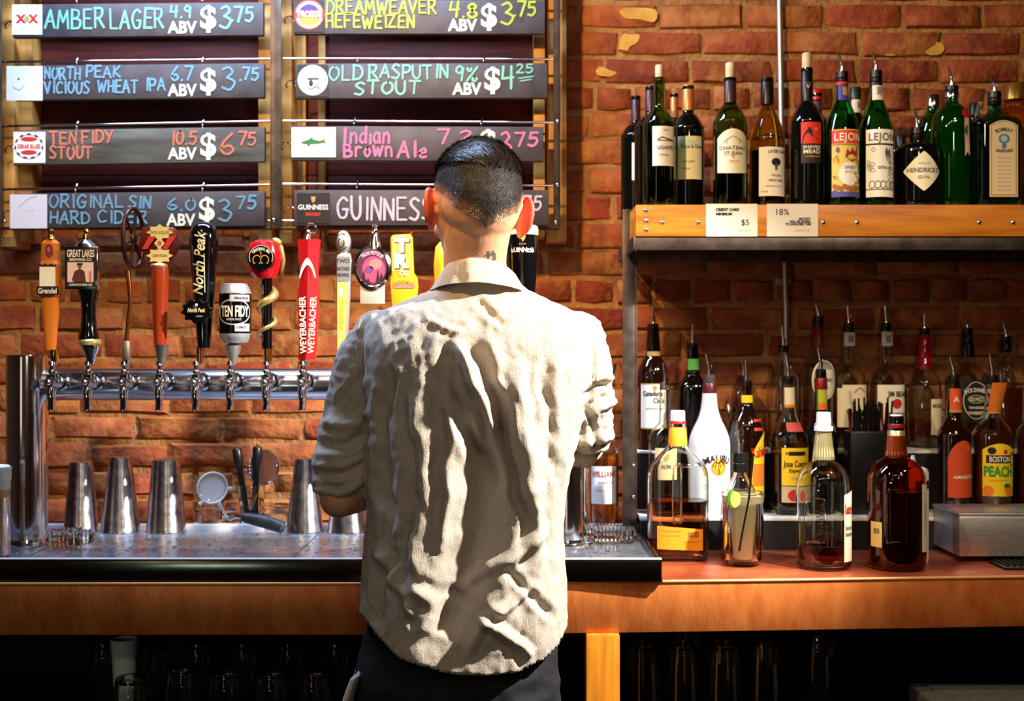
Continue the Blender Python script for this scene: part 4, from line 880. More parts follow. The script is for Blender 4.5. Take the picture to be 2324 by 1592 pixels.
# stepped bottle riser
ZL = Z(1175, 1000); ZU = Z(1024, 950)
rs = thing('bottle_riser', 'stepped black bottle riser with pale lit step edges standing on the copper counter', 'riser', (.8, 2.85, ZC))
whit = mat('frosted_acrylic', (226, 226, 228), .35)
MB().box(.294, 1.5, Y(1000) + .002, 2.825, ZC, ZL - .008).build('lower_step', ply_black, rs); MB().box(.292, 1.5, Y(1000), 2.826, ZL - .008, ZL).build('step_top', whit, rs, bevel=.001)
MB().box(.294, 1.5, Y(950) + .002, 2.965, ZL, ZU - .006).build('upper_step', ply_black, rs); MB().box(.292, 1.5, Y(950), 2.966, ZU - .006, ZU).build('step_top', whit, rs, bevel=.001)

def bottle(px, s_, zb, prof, glass, label, group, ex=2, ay=1, liq=None, labels=(), close=None, th=.0025, name='bottle', n=32, inner=False, turn=0, cork=None):
    """prof: (half width px, py) from the base up to the lip"""
    x, y = X(px, s_), Y(s_); t = thing(name, label, 'bottle', (x, y, zb), group)
    pr = [(h / s_, Z(p, s_) - zb) for h, p in prof]; pr = [q for q in pr if q[1] > .002]
    r0 = pr[0][0]
    sm = smooth_poly([(pr[0][0], .004)] + pr, 4) if len(pr) > 3 else pr
    out = [(r0 * .55, .003), (r0 * .86, .0), (r0 * .97, .0015)] + sm
    def rad(z):
        for (a, b), (c, d) in zip(sm, sm[1:]):
            if b <= z <= d: return a + (c - a) * (z - b) / max(d - b, 1e-6)
        return sm[0][0]
    g = MB()
    if glass in (g_clear, g_green, g_bgreen, g_olive, g_teal, g_amber, g_gold):
        inn = [(max(a - th, .004), max(b, .007)) for a, b in sm if b > .007]; inn = [(inn[0][0] * .9, .006)] + inn
        g.lathe(out + inn[::-1], (x, y, zb), n, ex, ay)
        if liq:
            lz = Z(liq[0], s_) - zb; lp = [(max(a - th * .85, .004), b) for a, b in inn if b < lz]; lp = [(a if i else a, b) for i, (a, b) in enumerate(lp)]
            lp.append((max(rad(lz) - th * .85, .003), lz)); MB().lathe(lp, (x, y, zb), n, ex, ay).build('liquid', liq[1], t)
    else: g.lathe(out, (x, y, zb), n, ex, ay)
    g.build('glass_body', glass, t, ang=60)
    top = zb + pr[-1][1]; rt = pr[-1][0]
    if close:
        kind = close[0]
        if kind == 'pour':      # (pour, tip dx, tip py, collar py0, collar py1, collar halfwidth, collar material)
            _, dx, tip, c0, c1, hw, cm = close; za, zb2 = Z(c0, s_), Z(c1, s_); r = hw / s_
            MB().lathe([(r * .9, 0), (r, .002), (r, (zb2 - za) * .45), (r * .9, (zb2 - za) * .5), (r, (zb2 - za) * .55), (r * .96, zb2 - za)], (x, y, za), 20).build('collar', cm, t)
            h = Z(tip, s_) - zb2; d = dx / s_
            MB().tube([(x, y, zb2 - .002), (x, y, zb2 + h * .25), (x + d * .35, y, zb2 + h * .55), (x + d, y - .002, zb2 + h)], [.0052, .0036, .0034, .0024], 12).build('spout', chrome, t)
            MB().tube([(x + .004, y + .004, zb2), (x + .006, y + .005, zb2 + h * .45)], .0014, 8).build('air_pipe', chrome, t)
        elif kind == 'cork':
            _, c0, c1, hw = close; MB().lathe([(hw * .95 / s_, 0), (hw / s_, .002), (hw / s_, Z(c1, s_) - Z(c0, s_) - .002), (hw * .9 / s_, Z(c1, s_) - Z(c0, s_))], (x, y, Z(c0, s_)), 18).build('cork', corkm, t)
    for cap in (cork or []):   # (py0, py1, hw0, hw1, material, partname)
        p0, p1, w0, w1, cm, nm = cap; h = Z(p1, s_) - Z(p0, s_)
        MB().lathe([(w0 / s_, 0), (w0 / s_ + (w1 - w0) / s_ * .97, h - .0015), (w1 / s_ - .001, h)], (x, y, Z(p0, s_)), 24, ex if w0 > 30 else 2).build(nm, cm, t)
    for d in labels:
        fn_ = cyl((x, y, zb), lambda v: rad(v) + .0004, ex, ay, d.get('turn', turn)); L = Lab(lambda u, v, l, f=fn_: f(u / s_, Z(-v, s_) - zb, l))
        d['draw'](L); L.build(d.get('name', 'label'), t)
    return t
# helper for labels: u in px from the bottle axis, v = -py
def band(u0, u1, y0, y1, m, *more):
    def dr(L):
        L.strip(u0, u1, -y1, -y0, m, 0, 16)
        for q in more:
            if q[0] == 't': L.text(q[1], q[2], -q[3], q[4], q[5], 3, .02, wide=q[6] if len(q) > 6 else None)
            elif q[0] == 's': L.strip(q[1], q[2], -q[4], -q[3], q[5], 2, 8)
            elif q[0] == 'e': L.ell(q[1], -q[2], q[3], q[4], q[5], 2)
            elif q[0] == 'p': L.poly([(a, -b) for a, b in q[1]], q[2], 2)
            elif q[0] == 'l': L.line([(a, -b) for a, b in smooth_poly(q[1])], q[3], q[2], 3)
            elif q[0] == 'arc': L.text(q[1], q[2], -q[3], q[4], q[5], 3, .02, wide=q[6], arc=q[7])
    return {'draw': dr}
GW = 'wine and gin bottles on the oak shelf'
offw = flat((244, 240, 228), .7); crm = flat((240, 232, 200), .7); grey = flat((150, 148, 144)); dgrey = flat((90, 88, 84)); yellow = flat((246, 206, 30)); orange = flat((232, 130, 40)); tan = flat((206, 184, 140), .7)
purplecap = mat('plum_capsule', (64, 36, 46), .35); coppercap = mat('copper_capsule', (206, 126, 66), .35, .4)
def wine(px, s_, base, w, sh0, sh1, nk, lip):   # bordeaux profile: half body width, shoulder start/end py, half neck width, lip py
    return [(w, base - 2), (w, (base + sh0) / 2), (w, sh0), (w * .93, sh0 - (sh0 - sh1) * .35), (w * .62, sh0 - (sh0 - sh1) * .78), (nk * 1.15, sh1), (nk, sh1 - 10), (nk, (sh1 + lip) / 2), (nk, lip + 8), (nk * 1.12, lip + 7), (nk * 1.12, lip)]
def base_py(z, s_): return CY + (CZ - z) * s_
def B(s_): return base_py(SZ, s_)
bottle(1443, 948, SZ, wine(0, 0, B(948), 34, 318, 280, 10, 220), dark_glass, 'dark wine bottle with plum capsule at the left end, furthest back', GW, labels=[dict(band(-2, 10, 330, 414, offw), turn=-.3)], cork=[(275, 218, 11, 10, purplecap, 'capsule')])
bottle(1476, 975, SZ, wine(0, 0, B(975), 36, 300, 262, 10.5, 199), dark_glass, 'dark wine bottle with plum capsule close behind the left green one', GW, cork=[(254, 196, 12, 11, purplecap, 'capsule')])
bottle(1496, 1015, SZ, wine(0, 0, B(1015), 37, 292, 246, 13, 177), g_green, 'green wine bottle with pale cork and small white label, at the left end', GW, liq=(408, l_wine), close=('cork', 177, 148, 9),
    labels=[dict(band(-20, 35, 293, 382, offw, ('t', 'VINO', 10, 302, 4, grey), ('l', [(-8, 324), (2, 318), (12, 321), (28, 324)], dgrey, 2.5), ('s', -8, 30, 324, 326, dgrey), ('t', 'UGARTE', 10, 341, 8, dgrey, 36), ('t', 'RIOJA', 8, 357, 4, grey, 22)))])
bottle(1530, 938, SZ, wine(0, 0, B(938), 34, 310, 270, 9, 214), dark_glass, 'wine bottle with slim orange capsule mostly hidden behind two others', GW, cork=[(270, 212, 9.5, 9, coppercap, 'capsule')])
bottle(1562, 990, SZ, wine(0, 0, B(990), 36, 302, 258, 12, 197), dark_glass, 'black wine bottle with copper capsule and pale blue cream label', GW, cork=[(252, 194, 14, 13, coppercap, 'capsule')],
    labels=[dict(band(-30, 29, 315, 412, crm, ('e', -6, 332, 20, 10, flat((206, 222, 216))), ('t', 'Finca la Daga', 4, 338, 8, flat((90, 120, 130)), 50), ('t', 'MALBEC', -4, 372, 4, grey, 26), ('t', 'MENDOZA', -10, 388, 3, grey, 20)))])
def archlab(u0, u1, top, rise, bot, m, more):
    def dr(L):
        L.strip(u0, u1, lambda t: -bot + (1 - (2 * t - 1) ** 2) * -3, lambda t: -top + rise * (1 - (2 * t - 1) ** 2), m, 0, 20); more(L)
    return {'draw': dr}
def lab_f(L):
    L.text('CHATEAU', -1, -342, 8, dgrey, 3, .01, wide=62); L.text('ST JEAN', 0, -354, 8, dgrey, 3, .01, wide=40); L.text('MERLOT', 2, -372, 5, gold_i, 3, 0, wide=22); L.ell(0, -362, 2, 2, red, 3)
    L.line(smooth_poly([(-22, -330), (-12, -322), (0, -316), (12, -322), (24, -330)]), 1.5, grey, 3); L.line([(-14, -332), (-14, -322), (14, -322), (14, -332)], 1.2, grey, 3)
bottle(1657, 1020, SZ, wine(0, 0, B(1020), 38.5, 290, 236, 13, 178), g_green, 'green wine bottle with tall pale cork and arched cream label', GW, liq=(398, l_wine), close=('cork', 178, 143, 10.5), labels=[archlab(-38, 38, 319, 20, 396, crm, lab_f)], cork=[(236, 177, 14.5, 13.5, purplecap, 'capsule')])
bottle(1741, 1008, SZ, [(40, B(1008) - 2), (40, 380), (40, 335), (37, 305), (28, 275), (18, 252), (14, 238), (13.5, 210), (13.5, 190), (14.5, 189), (14.5, 180)], g_olive, 'olive glass wine bottle with black screw cap and tall white label', GW, liq=(345, l_wine), cork=[(238, 178, 15, 14.5, black_p, 'screw_cap')],
    labels=[dict(band(-27, 40, 340, 450, offw, ('t', 'LAYER CAKE', 16, 350, 7, dgrey, 44), ('e', 12, 374, 11, 9, ink), ('s', 9, 15, 378, 392, dgrey), ('t', 'VIRGIN', 12, 404, 5, grey, 26), ('t', 'PINOT NOIR', 12, 415, 5, dgrey, 34), ('t', 'CENTRAL COAST', 8, 428, 3, grey, 40), ('t', '750 ML', -14, 440, 3, grey, 16)))])
bottle(1831, 1012, SZ, wine(0, 0, B(1012), 37.5, 290, 232, 12.5, 156), dark_glass, 'dark wine bottle with long cork and square red label with black figure', GW, close=('cork', 156, 121, 10.5), cork=[(232, 155, 14, 13, black_p, 'capsule')],
    labels=[dict(band(-22, 27, 284, 332, flat((222, 50, 36)), ('p', [(-20, 332), (-16, 312), (-8, 302), (-4, 294), (2, 300), (4, 314), (14, 320), (20, 332)], ink), ('e', 12, 300, 4, 4, orange))),
            dict(band(-22, 28, 332, 376, flat((40, 26, 22)), ('t', 'SHAVED', 3, 340, 7, crm, 40), ('t', 'MEAD', 3, 350, 9, crm, 38), ('t', 'CABERNET', 4, 361, 4, gold_i, 34)), name='label'), dict(band(-8, 8, 190, 208, grey, ('t', 'V', 0, 199, 8, crm)), name='neck_label')])
bottle(1853, 962, SZ, wine(0, 0, B(962), 36, 310, 262, 12, 214), dark_glass, 'dark bottle with bright red cap behind the red label wine', GW, cork=[(228, 205, 13, 12.5, mat('red_cap', (204, 30, 34), .3), 'screw_cap')], labels=[dict(band(-12, 12, 232, 252, flat((86, 60, 90))), name='neck_label'), dict(band(2, 34, 380, 440, grey))])
def lejon(px, s_, glass, label, c1, bandm, txt, art, neckm, redring, cap0, cap1):
    def dr(L):
        L.strip(-34, 36, -452, -300, c1, 0, 16); L.strip(-34, 36, -332, -302, bandm, 1, 16); L.text('LEJON', 4, -317, 17, txt, 3, .015, wide=62, space=1.1)
        L.strip(-34, 36, -335, -332, ink if not redring else gold_i, 2, 16); art(L)
    return bottle(px, s_, SZ, [(38.5, B(s_) - 2), (39, 400), (39, 320), (37.5, 296), (31, 268), (22, 243), (16, 228), (14, 215), (13, 195), (13.5, cap1 + 6), (13.5, cap1)], glass, label, GW,
        labels=[{'draw': dr}, dict(band(-13, 13, 196, 230, neckm, ('s', -2, 8, 200, 226, gold_i if redring else grey)), name='neck_label')], close=('pour', -9, cap0 - 42, cap1 + 4, cap0, 14, black_p), cork=[(195, 186, 14.3, 14, red if redring else black_p, 'neck_ring')])
def art1(L):
    L.ell(6, -400, 24, 26, paper, 2); L.text('SWEET', 8, -386, 7, dgrey, 3, .02, wide=26); L.text('VERMOUTH', 8, -396, 4, grey, 3, 0, wide=26)
    L.poly([(-4, -362), (0, -344), (8, -352), (12, -340), (18, -352), (26, -344), (26, -364), (12, -374)], flat((170, 40, 34)), 3)
    for k in range(26): L.ell(R.choice((-1, 1)) * R.uniform(20, 32), -R.uniform(342, 440), R.uniform(3, 6), R.uniform(3, 7), R.choice((flat((196, 160, 50)), flat((120, 140, 60)), flat((226, 190, 90)), flat((176, 90, 60)), flat((110, 70, 110)))), 2, 10)
    for k in range(9): L.ell(-26 + k * 7, -430 + R.uniform(-4, 4), 5, 6, flat((160, 100, 40)), 3, 10)
    L.strip(-34, 36, -452, -440, flat((84, 74, 150)), 4, 12)
def art2(L):
    L.text('EXTRA DRY', 10, -386, 6, dgrey, 3, .02, wide=34); L.poly([(10, -362), (8, -350), (12, -340), (16, -350), (20, -340), (24, -362)], dgrey, 2)
    for k in range(22): L.ring(R.choice((-1, 1)) * R.uniform(14, 32), -R.uniform(345, 425), R.uniform(3, 7), R.uniform(3, 7), 1.3, grey, 2, 12)
    for k in range(5): L.ring(-20 + k * 12, -424, 7, 9, 1.6, dgrey, 3, 16)
    L.strip(-34, 36, -436, -434, dgrey, 2, 12)
lejon(1911, 1020, g_bgreen, 'bright green bottle with pourer, red and yellow floral label', flat((222, 196, 96), .7), flat((216, 62, 40)), paper, art1, flat((60, 56, 150)), True, 164, 190)
lejon(1988, 1018, g_bgreen, 'green bottle with pourer and black on white floral label', offw, offw, dgrey, art2, paper, False, 161, 192)
bottle(1941, 962, SZ, [(36, B(962) - 2), (36, 330), (34, 300), (24, 275), (13, 258), (12, 230), (12, 212)], dark_glass, 'green capped bottle with white neck label between the two pourer bottles', GW, cork=[(226, 199, 13.5, 13, mat('green_cap', (22, 56, 34), .35), 'screw_cap')], labels=[dict(band(-12, 12, 228, 258, paper, ('s', 1, 8, 234, 252, grey)), name='neck_label')])
bottle(2043, 962, SZ, [(30, B(962) - 2), (30, 360), (26, 345), (14, 338), (11, 334), (11, 320)], dark_glass, 'small black bottle with black cap behind the diamond label', GW, cork=[(334, 308, 12.5, 12, black_p, 'screw_cap')])
def lab_h(L):
    pts = [(-46, -395), (-38, -380), (-14, -358), (-3, -351), (6, -355), (34, -378), (44, -392), (38, -408), (12, -436), (-1, -442), (-14, -434), (-38, -410)]
    for i in range(len(pts) // 2):
        pass
    xs = [-46 + k * 90 / 24 for k in range(25)]
    def edge(x, up):
        t = abs(x + 1) / 45; return -(351 + 43 * t ** 1.15) if up else -(440 - 43 * t ** 1.15)
    L.strip(-46, 44, lambda t: edge(-46 + 90 * t, 0), lambda t: edge(-46 + 90 * t, 1), crm, 0, 30)
    L.text("HENDRICK'S", -1, -393, 10, dgrey, 3, .02, wide=74); L.text('GIN', -2, -409, 7, dgrey, 3, .01, wide=24, space=1.3); L.text('DISTILLED', 0, -378, 4, grey, 3, 0, wide=26)
bottle(2081, 1012, SZ, [(49, B(1012) - 2), (49, 400), (49, 350), (46, 337), (38, 330), (20, 328), (15, 325), (14, 310), (14, 294)], black_g, 'squat black bottle with cream diamond label and short pourer', GW, labels=[{'draw': lab_h}], close=('pour', -6, 248, 322, 291, 16, black_p))
bottle(2118, 965, SZ, [(36, B(965) - 2), (36, 330), (34, 290), (27, 268), (15, 256), (13, 248), (13, 240)], g_bgreen, 'round shouldered green bottle with silver screw cap', GW, liq=(300, mat('dark_green_spirit', (16, 84, 36), .1)), cork=[(242, 217, 15.5, 15, chrome, 'screw_cap')])
def lab_p(L):
    L.ell(18, -264, 10.5, 11, flat((176, 20, 34)), 3); L.poly([(12, -275), (25, -275), (27, -360), (19, -352), (13, -362)], flat((214, 170, 150)), 2); L.text('GORDON', 20, -310, 5, flat((170, 110, 90)), 3, 0, rot=-PI / 2, wide=40)
bottle(2160, 1005, SZ, [(46, B(1005) - 2), (46, 340), (45, 290), (40, 262), (27, 245), (16, 236), (14, 228), (13, 214)], g_bgreen, 'tall green bottle with pourer and round red wax seal', GW, liq=(246, mat('dark_green_spirit', (16, 84, 36), .1)), labels=[{'draw': lab_p, 'name': 'wax_seal'}], close=('pour', -8, 152, 216, 196, 15, black_p), cork=[(222, 209, 16, 16, chrome, 'collar_ring')])
bottle(2212, 968, SZ, [(30, B(968) - 2), (30, 300), (22, 285), (12, 275), (11, 262), (11, 250)], dark_glass, 'small dark bottle with black cap left of the pale teal square bottle', GW, cork=[(262, 235, 12, 12, black_p, 'screw_cap')], labels=[dict(band(-5, 6, 238, 266, paper), name='neck_label')])
def lab_b(L):
    L.strip(-30, 28, -452, lambda t: -292 + 12 * (1 - (2 * t - 1) ** 2), tan, 0, 12); L.strip(-27, 25, -449, lambda t: -292 + 9 * (1 - (2 * t - 1) ** 2), flat((150, 110, 60)), 1, 12); L.strip(-25.5, 23.5, -447, lambda t: -293 + 9 * (1 - (2 * t - 1) ** 2), tan, 2, 12)
    L.text('BOMBAY', 0, -301, 8, ink, 3, .03, wide=38, arc=34); L.ell(0, -322, 12, 11, flat((70, 110, 150)), 3); L.ell(0, -322, 7, 7, flat((150, 180, 200)), 4); L.ell(0, -338, 5, 7, flat((70, 110, 150)), 4); L.text('SAPPHIRE', 0, -350, 7, ink, 3, .03, wide=36, arc=-50)
    for k in range(9): L.strip(-14, 14, -(366 + k * 9), -(364.4 + k * 9), grey, 3, 2)
bottle(2257, 1010, SZ, [(52, B(1010) - 2), (53, 400), (53, 300), (52, 282), (44, 272), (24, 262), (15, 254), (13, 240), (13, 228)], g_teal, 'pale teal square bottle with pourer and tall tan label', GW, ex=5, ay=.72, liq=(300, mat('teal_spirit', (90, 200, 176), 0, trans=1, ior=1.33)), labels=[dict(draw=lab_b, turn=.1)], close=('pour', -9, 168, 240, 209, 15, black_p))
bottle(2304, 960, SZ, [(44, B(960) - 2), (44, 380), (42, 330), (30, 300), (22, 282), (28, 255), (34, 245), (28, 235), (16, 228), (14, 215)], g_gold, 'golden bottle with stepped neck at the right end, behind the teal bottle', GW, cork=[(228, 191, 26, 24, mat('gold_lid', (150, 110, 40), .3, .6), 'lid')])
bottle(2352, 1005, SZ, wine(0, 0, B(1005), 36, 300, 262, 13, 200), g_gold, 'golden bottle cut by the right edge of the picture', GW, cork=[(225, 196, 14, 14, black_p, 'screw_cap')])

# ---- upper step, back row
GU = 'spirit bottles on the upper step of the riser'; GL = 'spirit bottles on the lower step of the riser'; GF = 'big bottles standing on the copper counter'
def script(*a): return ('t',) + a
bottle(1482, 935, ZU, [(36, 1012), (36, 940), (36, 868), (34, 842), (24, 818), (17, 805), (16, 780), (13, 745), (14, 738)], dark_amber, 'dark amber bottle with white script label beside the steel post', GU,
    labels=[dict(band(-34, 35, 870, 972, offw, ('t', 'Canadian', -8, 892, 11, ink, 38), ('t', 'Club', 8, 908, 11, ink, 24), ('e', 0, 880, 5, 5, gold_i), ('t', 'WHISKY', 0, 926, 4, grey, 40), ('s', -34, 35, 870, 872, gold_i), ('s', -34, 35, 969, 972, gold_i))), dict(band(-17, 17, 798, 808, gold_i), name='neck_label')],
    close=('pour', 0, 697, 760, 735, 12, black_p), cork=[(798, 750, 15.5, 13, black_g, 'capsule')])
bottle(1572, 925, ZU, [(33, 1012), (34, 940), (34, 895), (30, 872), (16, 852), (18, 845), (13, 838), (13, 815), (12, 790)], black_g, 'black green bottle with bright green neck band', GU, ex=3, labels=[dict(band(-13, 13, 815, 840, flat((90, 180, 76))), name='neck_label')], close=('pour', 0, 737, 800, 779, 12, black_p))
bottle(1688, 915, ZU, [(33, 1012), (33, 940), (33, 905), (26, 885), (13, 870), (12, 862)], g_clear, 'clear bottle with pourer hidden behind the yellow banded brown bottle', GU, liq=(960, l_gold), close=('pour', -3, 812, 868, 852, 11, black_p))
bottle(1655, 905, ZU, [(22, 1012), (22, 960), (18, 950), (9, 942), (8, 936)], g_clear, 'small clear bottle with round silver stopper', GU, liq=(975, l_gold), cork=[(938, 918, 10, 6, chrome, 'stopper')])
bottle(1778, 922, ZU, [(37, 1012), (38, 940), (38, 880), (34, 850), (20, 832), (13, 822), (12, 800), (12, 785)], g_clear, 'tall clear bottle with long pourer behind the yellow tequila label', GU, liq=(985, l_gold), close=('pour', -4, 740, 800, 784, 12, black_p))
bottle(1857, 915, ZU, [(38, 1012), (38, 940), (38, 850), (34, 825), (20, 808), (14, 796), (13, 770), (12, 745)], g_clear, 'clear bottle with reddish neck and oval white label', GU, liq=(895, l_gold), close=('pour', -6, 690, 742, 718, 12, black_p),
    labels=[{'draw': lambda L: (L.ell(6, -862, 30, 44, offw, 0, 28), L.ring(6, -862, 26, 40, 2, grey, 1), L.text('DEWARS', 6, -862, 8, dgrey, 2, .02, wide=36))}], cork=[(790, 742, 14, 12, mat('dull_red_foil', (130, 40, 30), .35), 'capsule')])
bottle(1926, 915, ZU, [(36, 1012), (36, 940), (36, 880), (33, 850), (22, 835), (14, 822), (13, 800), (13, 752)], g_clear, 'clear square bottle with cream label left of the black straws', GU, ex=3.2, liq=(930, l_gold), close=('pour', -3, 694, 755, 733, 12, black_p),
    labels=[dict(band(-33, 34, 873, 968, crm, ('l', [(2, 890), (14, 880), (24, 888)], red, 2), ('s', -33, -22, 873, 880, ink))), dict(band(-13, 13, 755, 786, paper, ('s', -4, 6, 762, 778, grey)), name='neck_label')])
bottle(2011, 915, ZU, [(36, 1012), (37, 940), (37, 880), (33, 850), (22, 835), (14, 822), (13, 800), (13, 752)], g_clear, 'clear square bottle with cream and red seal label right of the black straws', GU, ex=3.2, liq=(930, l_gold), close=('pour', -3, 694, 755, 733, 12, black_p),
    labels=[dict(band(-28, 34, 873, 985, offw, ('t', 'JIM BEAM', 14, 893, 12, ink, 44), ('e', 12, 915, 10, 11, red), ('t', 'BOURBON', 12, 938, 6, ink, 34), ('t', 'WHISKEY', 12, 950, 5, grey, 34))), dict(band(-13, 13, 753, 786, paper, ('s', -4, 6, 762, 778, grey)), name='neck_label')])
bottle(2098, 915, ZU, [(36, 1012), (37, 940), (37, 885), (33, 862), (22, 838), (14, 815), (12, 790), (12, 765)], g_clear, 'clear bottle with dripping red wax neck', GU, liq=(955, mat('dark_whisky', (90, 30, 12), .05)), close=('pour', 0, 712, 765, 746, 11, black_p), labels=[dict(band(2, 37, 905, 985, crm, ('t', 'MARK', 20, 920, 9, dgrey, 30)))],
    cork=[(838, 812, 17, 15, mat('red_wax', (190, 16, 44), .15, coat=.5), 'wax_drips'), (812, 760, 15, 12.5, _M.get('red_wax') or mat('red_wax', (190, 16, 44), .15), 'wax_cap')])
def lab_jd(L):
    L.strip(-26, 34, -958, -862, ink, 0, 8); L.ring(4, -908, 26, 42, 1.2, paper, 1, 30); L.text("JACK DANIEL'S", 4, -884, 9, paper, 2, .02, wide=50, arc=60); L.text('OLD NO.7', 4, -905, 8, paper, 2, .02, wide=28); L.ring(4, -905, 17, 9, 1, paper, 2); L.text('TENNESSEE', 4, -924, 5, paper, 2, .02, wide=32); L.text('WHISKEY', 4, -936, 7, paper, 2, .02, wide=36)
bottle(2196, 915, ZU, [(38, 1012), (38, 940), (38, 868), (35, 852), (22, 835), (14, 825), (13, 800), (12, 782)], g_clear, 'square bottle with black label lettered in white', GU, ex=6, liq=(870, mat('dark_whisky', (90, 30, 12), .05)), close=('pour', -9, 722, 782, 745, 12, black_p), labels=[{'draw': lab_jd}], cork=[(812, 780, 13.5, 13, black_p, 'capsule')])
bottle(2283, 918, ZU, [(38, 1012), (40, 940), (40, 860), (36, 830), (22, 815), (14, 805), (13, 800)], g_clear, 'tall clear bottle with dark spirit at the right end of the upper step', GU, liq=(880, mat('dark_whisky', (90, 30, 12), .05)), close=('pour', -8, 728, 800, 764, 12, black_p))

# ---- lower step, front row
def lb_(s_): return base_py(ZL, s_)
bottle(1509, 978, ZL, [(36, 1160), (37, 1100), (37, 1005), (34, 985), (22, 968), (14, 958), (13, 930), (12, 880)], g_clear, 'clear bottle with pourer behind the orange necked bourbon bottle', GL, liq=(1090, l_gold), close=('pour', -4, 823, 885, 868, 12, chrome), labels=[dict(band(-28, 24, 1015, 1086, tan, ('e', -4, 1034, 8, 8, gold_i), ('t', 'RUM', -4, 1056, 9, dgrey, 24)))])
whitec = mat('white_ceramic_bottle', (238, 240, 246), .18, coat=.4)
def lab_mal(L):
    L.text('MALIBU', 14, -1036, 15, ink, 2, .02, wide=66, arc=60); L.ell(17, -1056, 18, 19, flat((240, 150, 30)), 1, 26); L.ell(17, -1050, 13, 12, flat((246, 196, 50)), 2, 20)
    L.line([(17, -1072), (15, -1050)], 2.4, flat((70, 40, 20)), 3)
    for q in (-2.6, -2.1, -1.2, -.5, .1, .7): L.line(smooth_poly([(15, -1048), (15 + 8 * math.cos(q), -1042 + 5 * math.sin(q)), (15 + 15 * math.cos(q), -1050 + 8 * math.sin(q))], 3), 2.4, flat((70, 40, 20)), 4)
    L.text('CARIBBEAN RUM', 18, -1096, 4, grey, 2, .0, wide=44); L.text('WITH COCONUT', 18, -1104, 4, grey, 2, .0, wide=40)
bottle(1610, 982, ZL, [(46, 1165), (47, 1100), (47, 1030), (46, 1000), (38, 975), (26, 950), (19, 925), (16.5, 900), (16, 893)], whitec, 'white bottle with palm tree and sun print', GL, labels=[{'draw': lab_mal, 'name': 'print', 'turn': -.05}], close=('pour', -8, 803, 872, 851, 13, mat('smoked_plastic', (70, 66, 66), .25)), cork=[(895, 870, 16, 15.5, mat('brown_cap', (74, 24, 26), .3), 'cap')])
def lab_k(L):
    L.strip(4, 42, -1118, lambda t: -1040 + 64 * t ** .6, yellow, 0, 10); L.text('Kahlua', 26, -1022, 22, red, 2, .03, wide=44, rot=.2); L.strip(6, 40, -1100, -1050, orange, 1, 6)
bottle(1694, 975, ZL, [(40, 1160), (41, 1100), (42, 1030), (41, 975), (30, 945), (18, 925), (14, 912), (14, 880), (13, 868)], dark_amber, 'dark brown bottle with yellow neck band and yellow label with red script', GL, labels=[{'draw': lab_k}, dict(band(-15, 15, 897, 914, yellow), name='neck_label'), dict(band(10, 36, 950, 976, red), name='tag')], close=('pour', -2, 818, 882, 864, 13, black_p))
def lab_c(L):
    L.strip(-26, 44, -1098, -1014, yellow, 0, 12); L.text('ESPECIAL', 8, -1026, 5, ink, 2, .02, wide=50); L.strip(-10, 30, -1031, -1022, ink, 1, 4); L.text('Jose Cuervo', 8, -1049, 14, ink, 2, .02, wide=60); L.text('Especial', 8, -1064, 8, ink, 2, .02, wide=34); L.text('TEQUILA', 8, -1082, 5, grey, 2, 0, wide=30)
    L.strip(-26, 44, -1136, -1100, tan, 0, 12); L.ell(2, -1120, 14, 13, red, 1)
bottle(1790, 975, ZL, [(44, 1160), (45, 1100), (45, 1010), (42, 985), (28, 965), (18, 945), (15, 925), (13, 900), (13, 878)], g_clear, 'clear bottle with yellow label and red foil shoulder', GL, liq=(1002, l_gold), labels=[{'draw': lab_c}, dict(band(-13, 13, 880, 925, crm, ('e', 0, 898, 7, 8, orange), ('s', -13, 13, 918, 925, orange)), name='neck_label'), dict(band(-12, 30, 958, 978, flat((206, 90, 80))), name='tag')], close=('pour', -6, 805, 872, 854, 12, black_p))
bottle(1863, 970, ZL, [(38, 1160), (38, 1040), (36, 990), (26, 960), (16, 940), (14, 900), (12, 845)], dark_glass, 'dark green bottle with red and yellow green striped neck', GL, labels=[dict(band(-14, 14, 884, 915, flat((196, 200, 70)), ('s', -14, -10, 884, 930, green_i)), name='neck_label'), dict(band(-14, 14, 915, 930, orange), name='neck_label')], close=('pour', -7, 790, 862, 838, 12, black_p), cork=[(884, 858, 15, 14, mat('dark_red_foil', (130, 20, 30), .3), 'capsule')])
t = thing('straw_caddy', 'black plastic caddy packed with black drinking straws', 'caddy', (X(1972, 975), Y(975), ZL))
MB().box(X(1922, 975), X(2024, 975), Y(975) - .03, Y(975) + .03, ZL, Z(978, 975)).build('box', black_p, t, bevel=.003)
for k in range(46):
    px = 1930 + (k * 37 % 88); dy = R.uniform(-.022, .022); lean = R.uniform(-10, 8)
    MB().tube([(X(px, 975), Y(975) + dy, Z(985, 975)), (X(px + lean, 975), Y(975) + dy, Z(R.uniform(902, 945), 975))], .0022, 6).build('straw', mat('red_straw', (120, 34, 30), .35) if k % 9 == 0 else black_p, t)
def lab_am(L):
    L.strip(-26, 44, -1126, lambda t: -1040 + 42 * math.sin(PI * min(1, t * 1.0)) ** .6, flat((206, 76, 36)), 0, 18)
    L.poly([(14, -1062), (30, -1088), (14, -1112), (-2, -1088)], orange, 1); L.text('AMARETTO', 12, -1080, 7, crm, 3, .03, wide=54); L.ell(20, -1016, 4, 4, gold_i, 2)
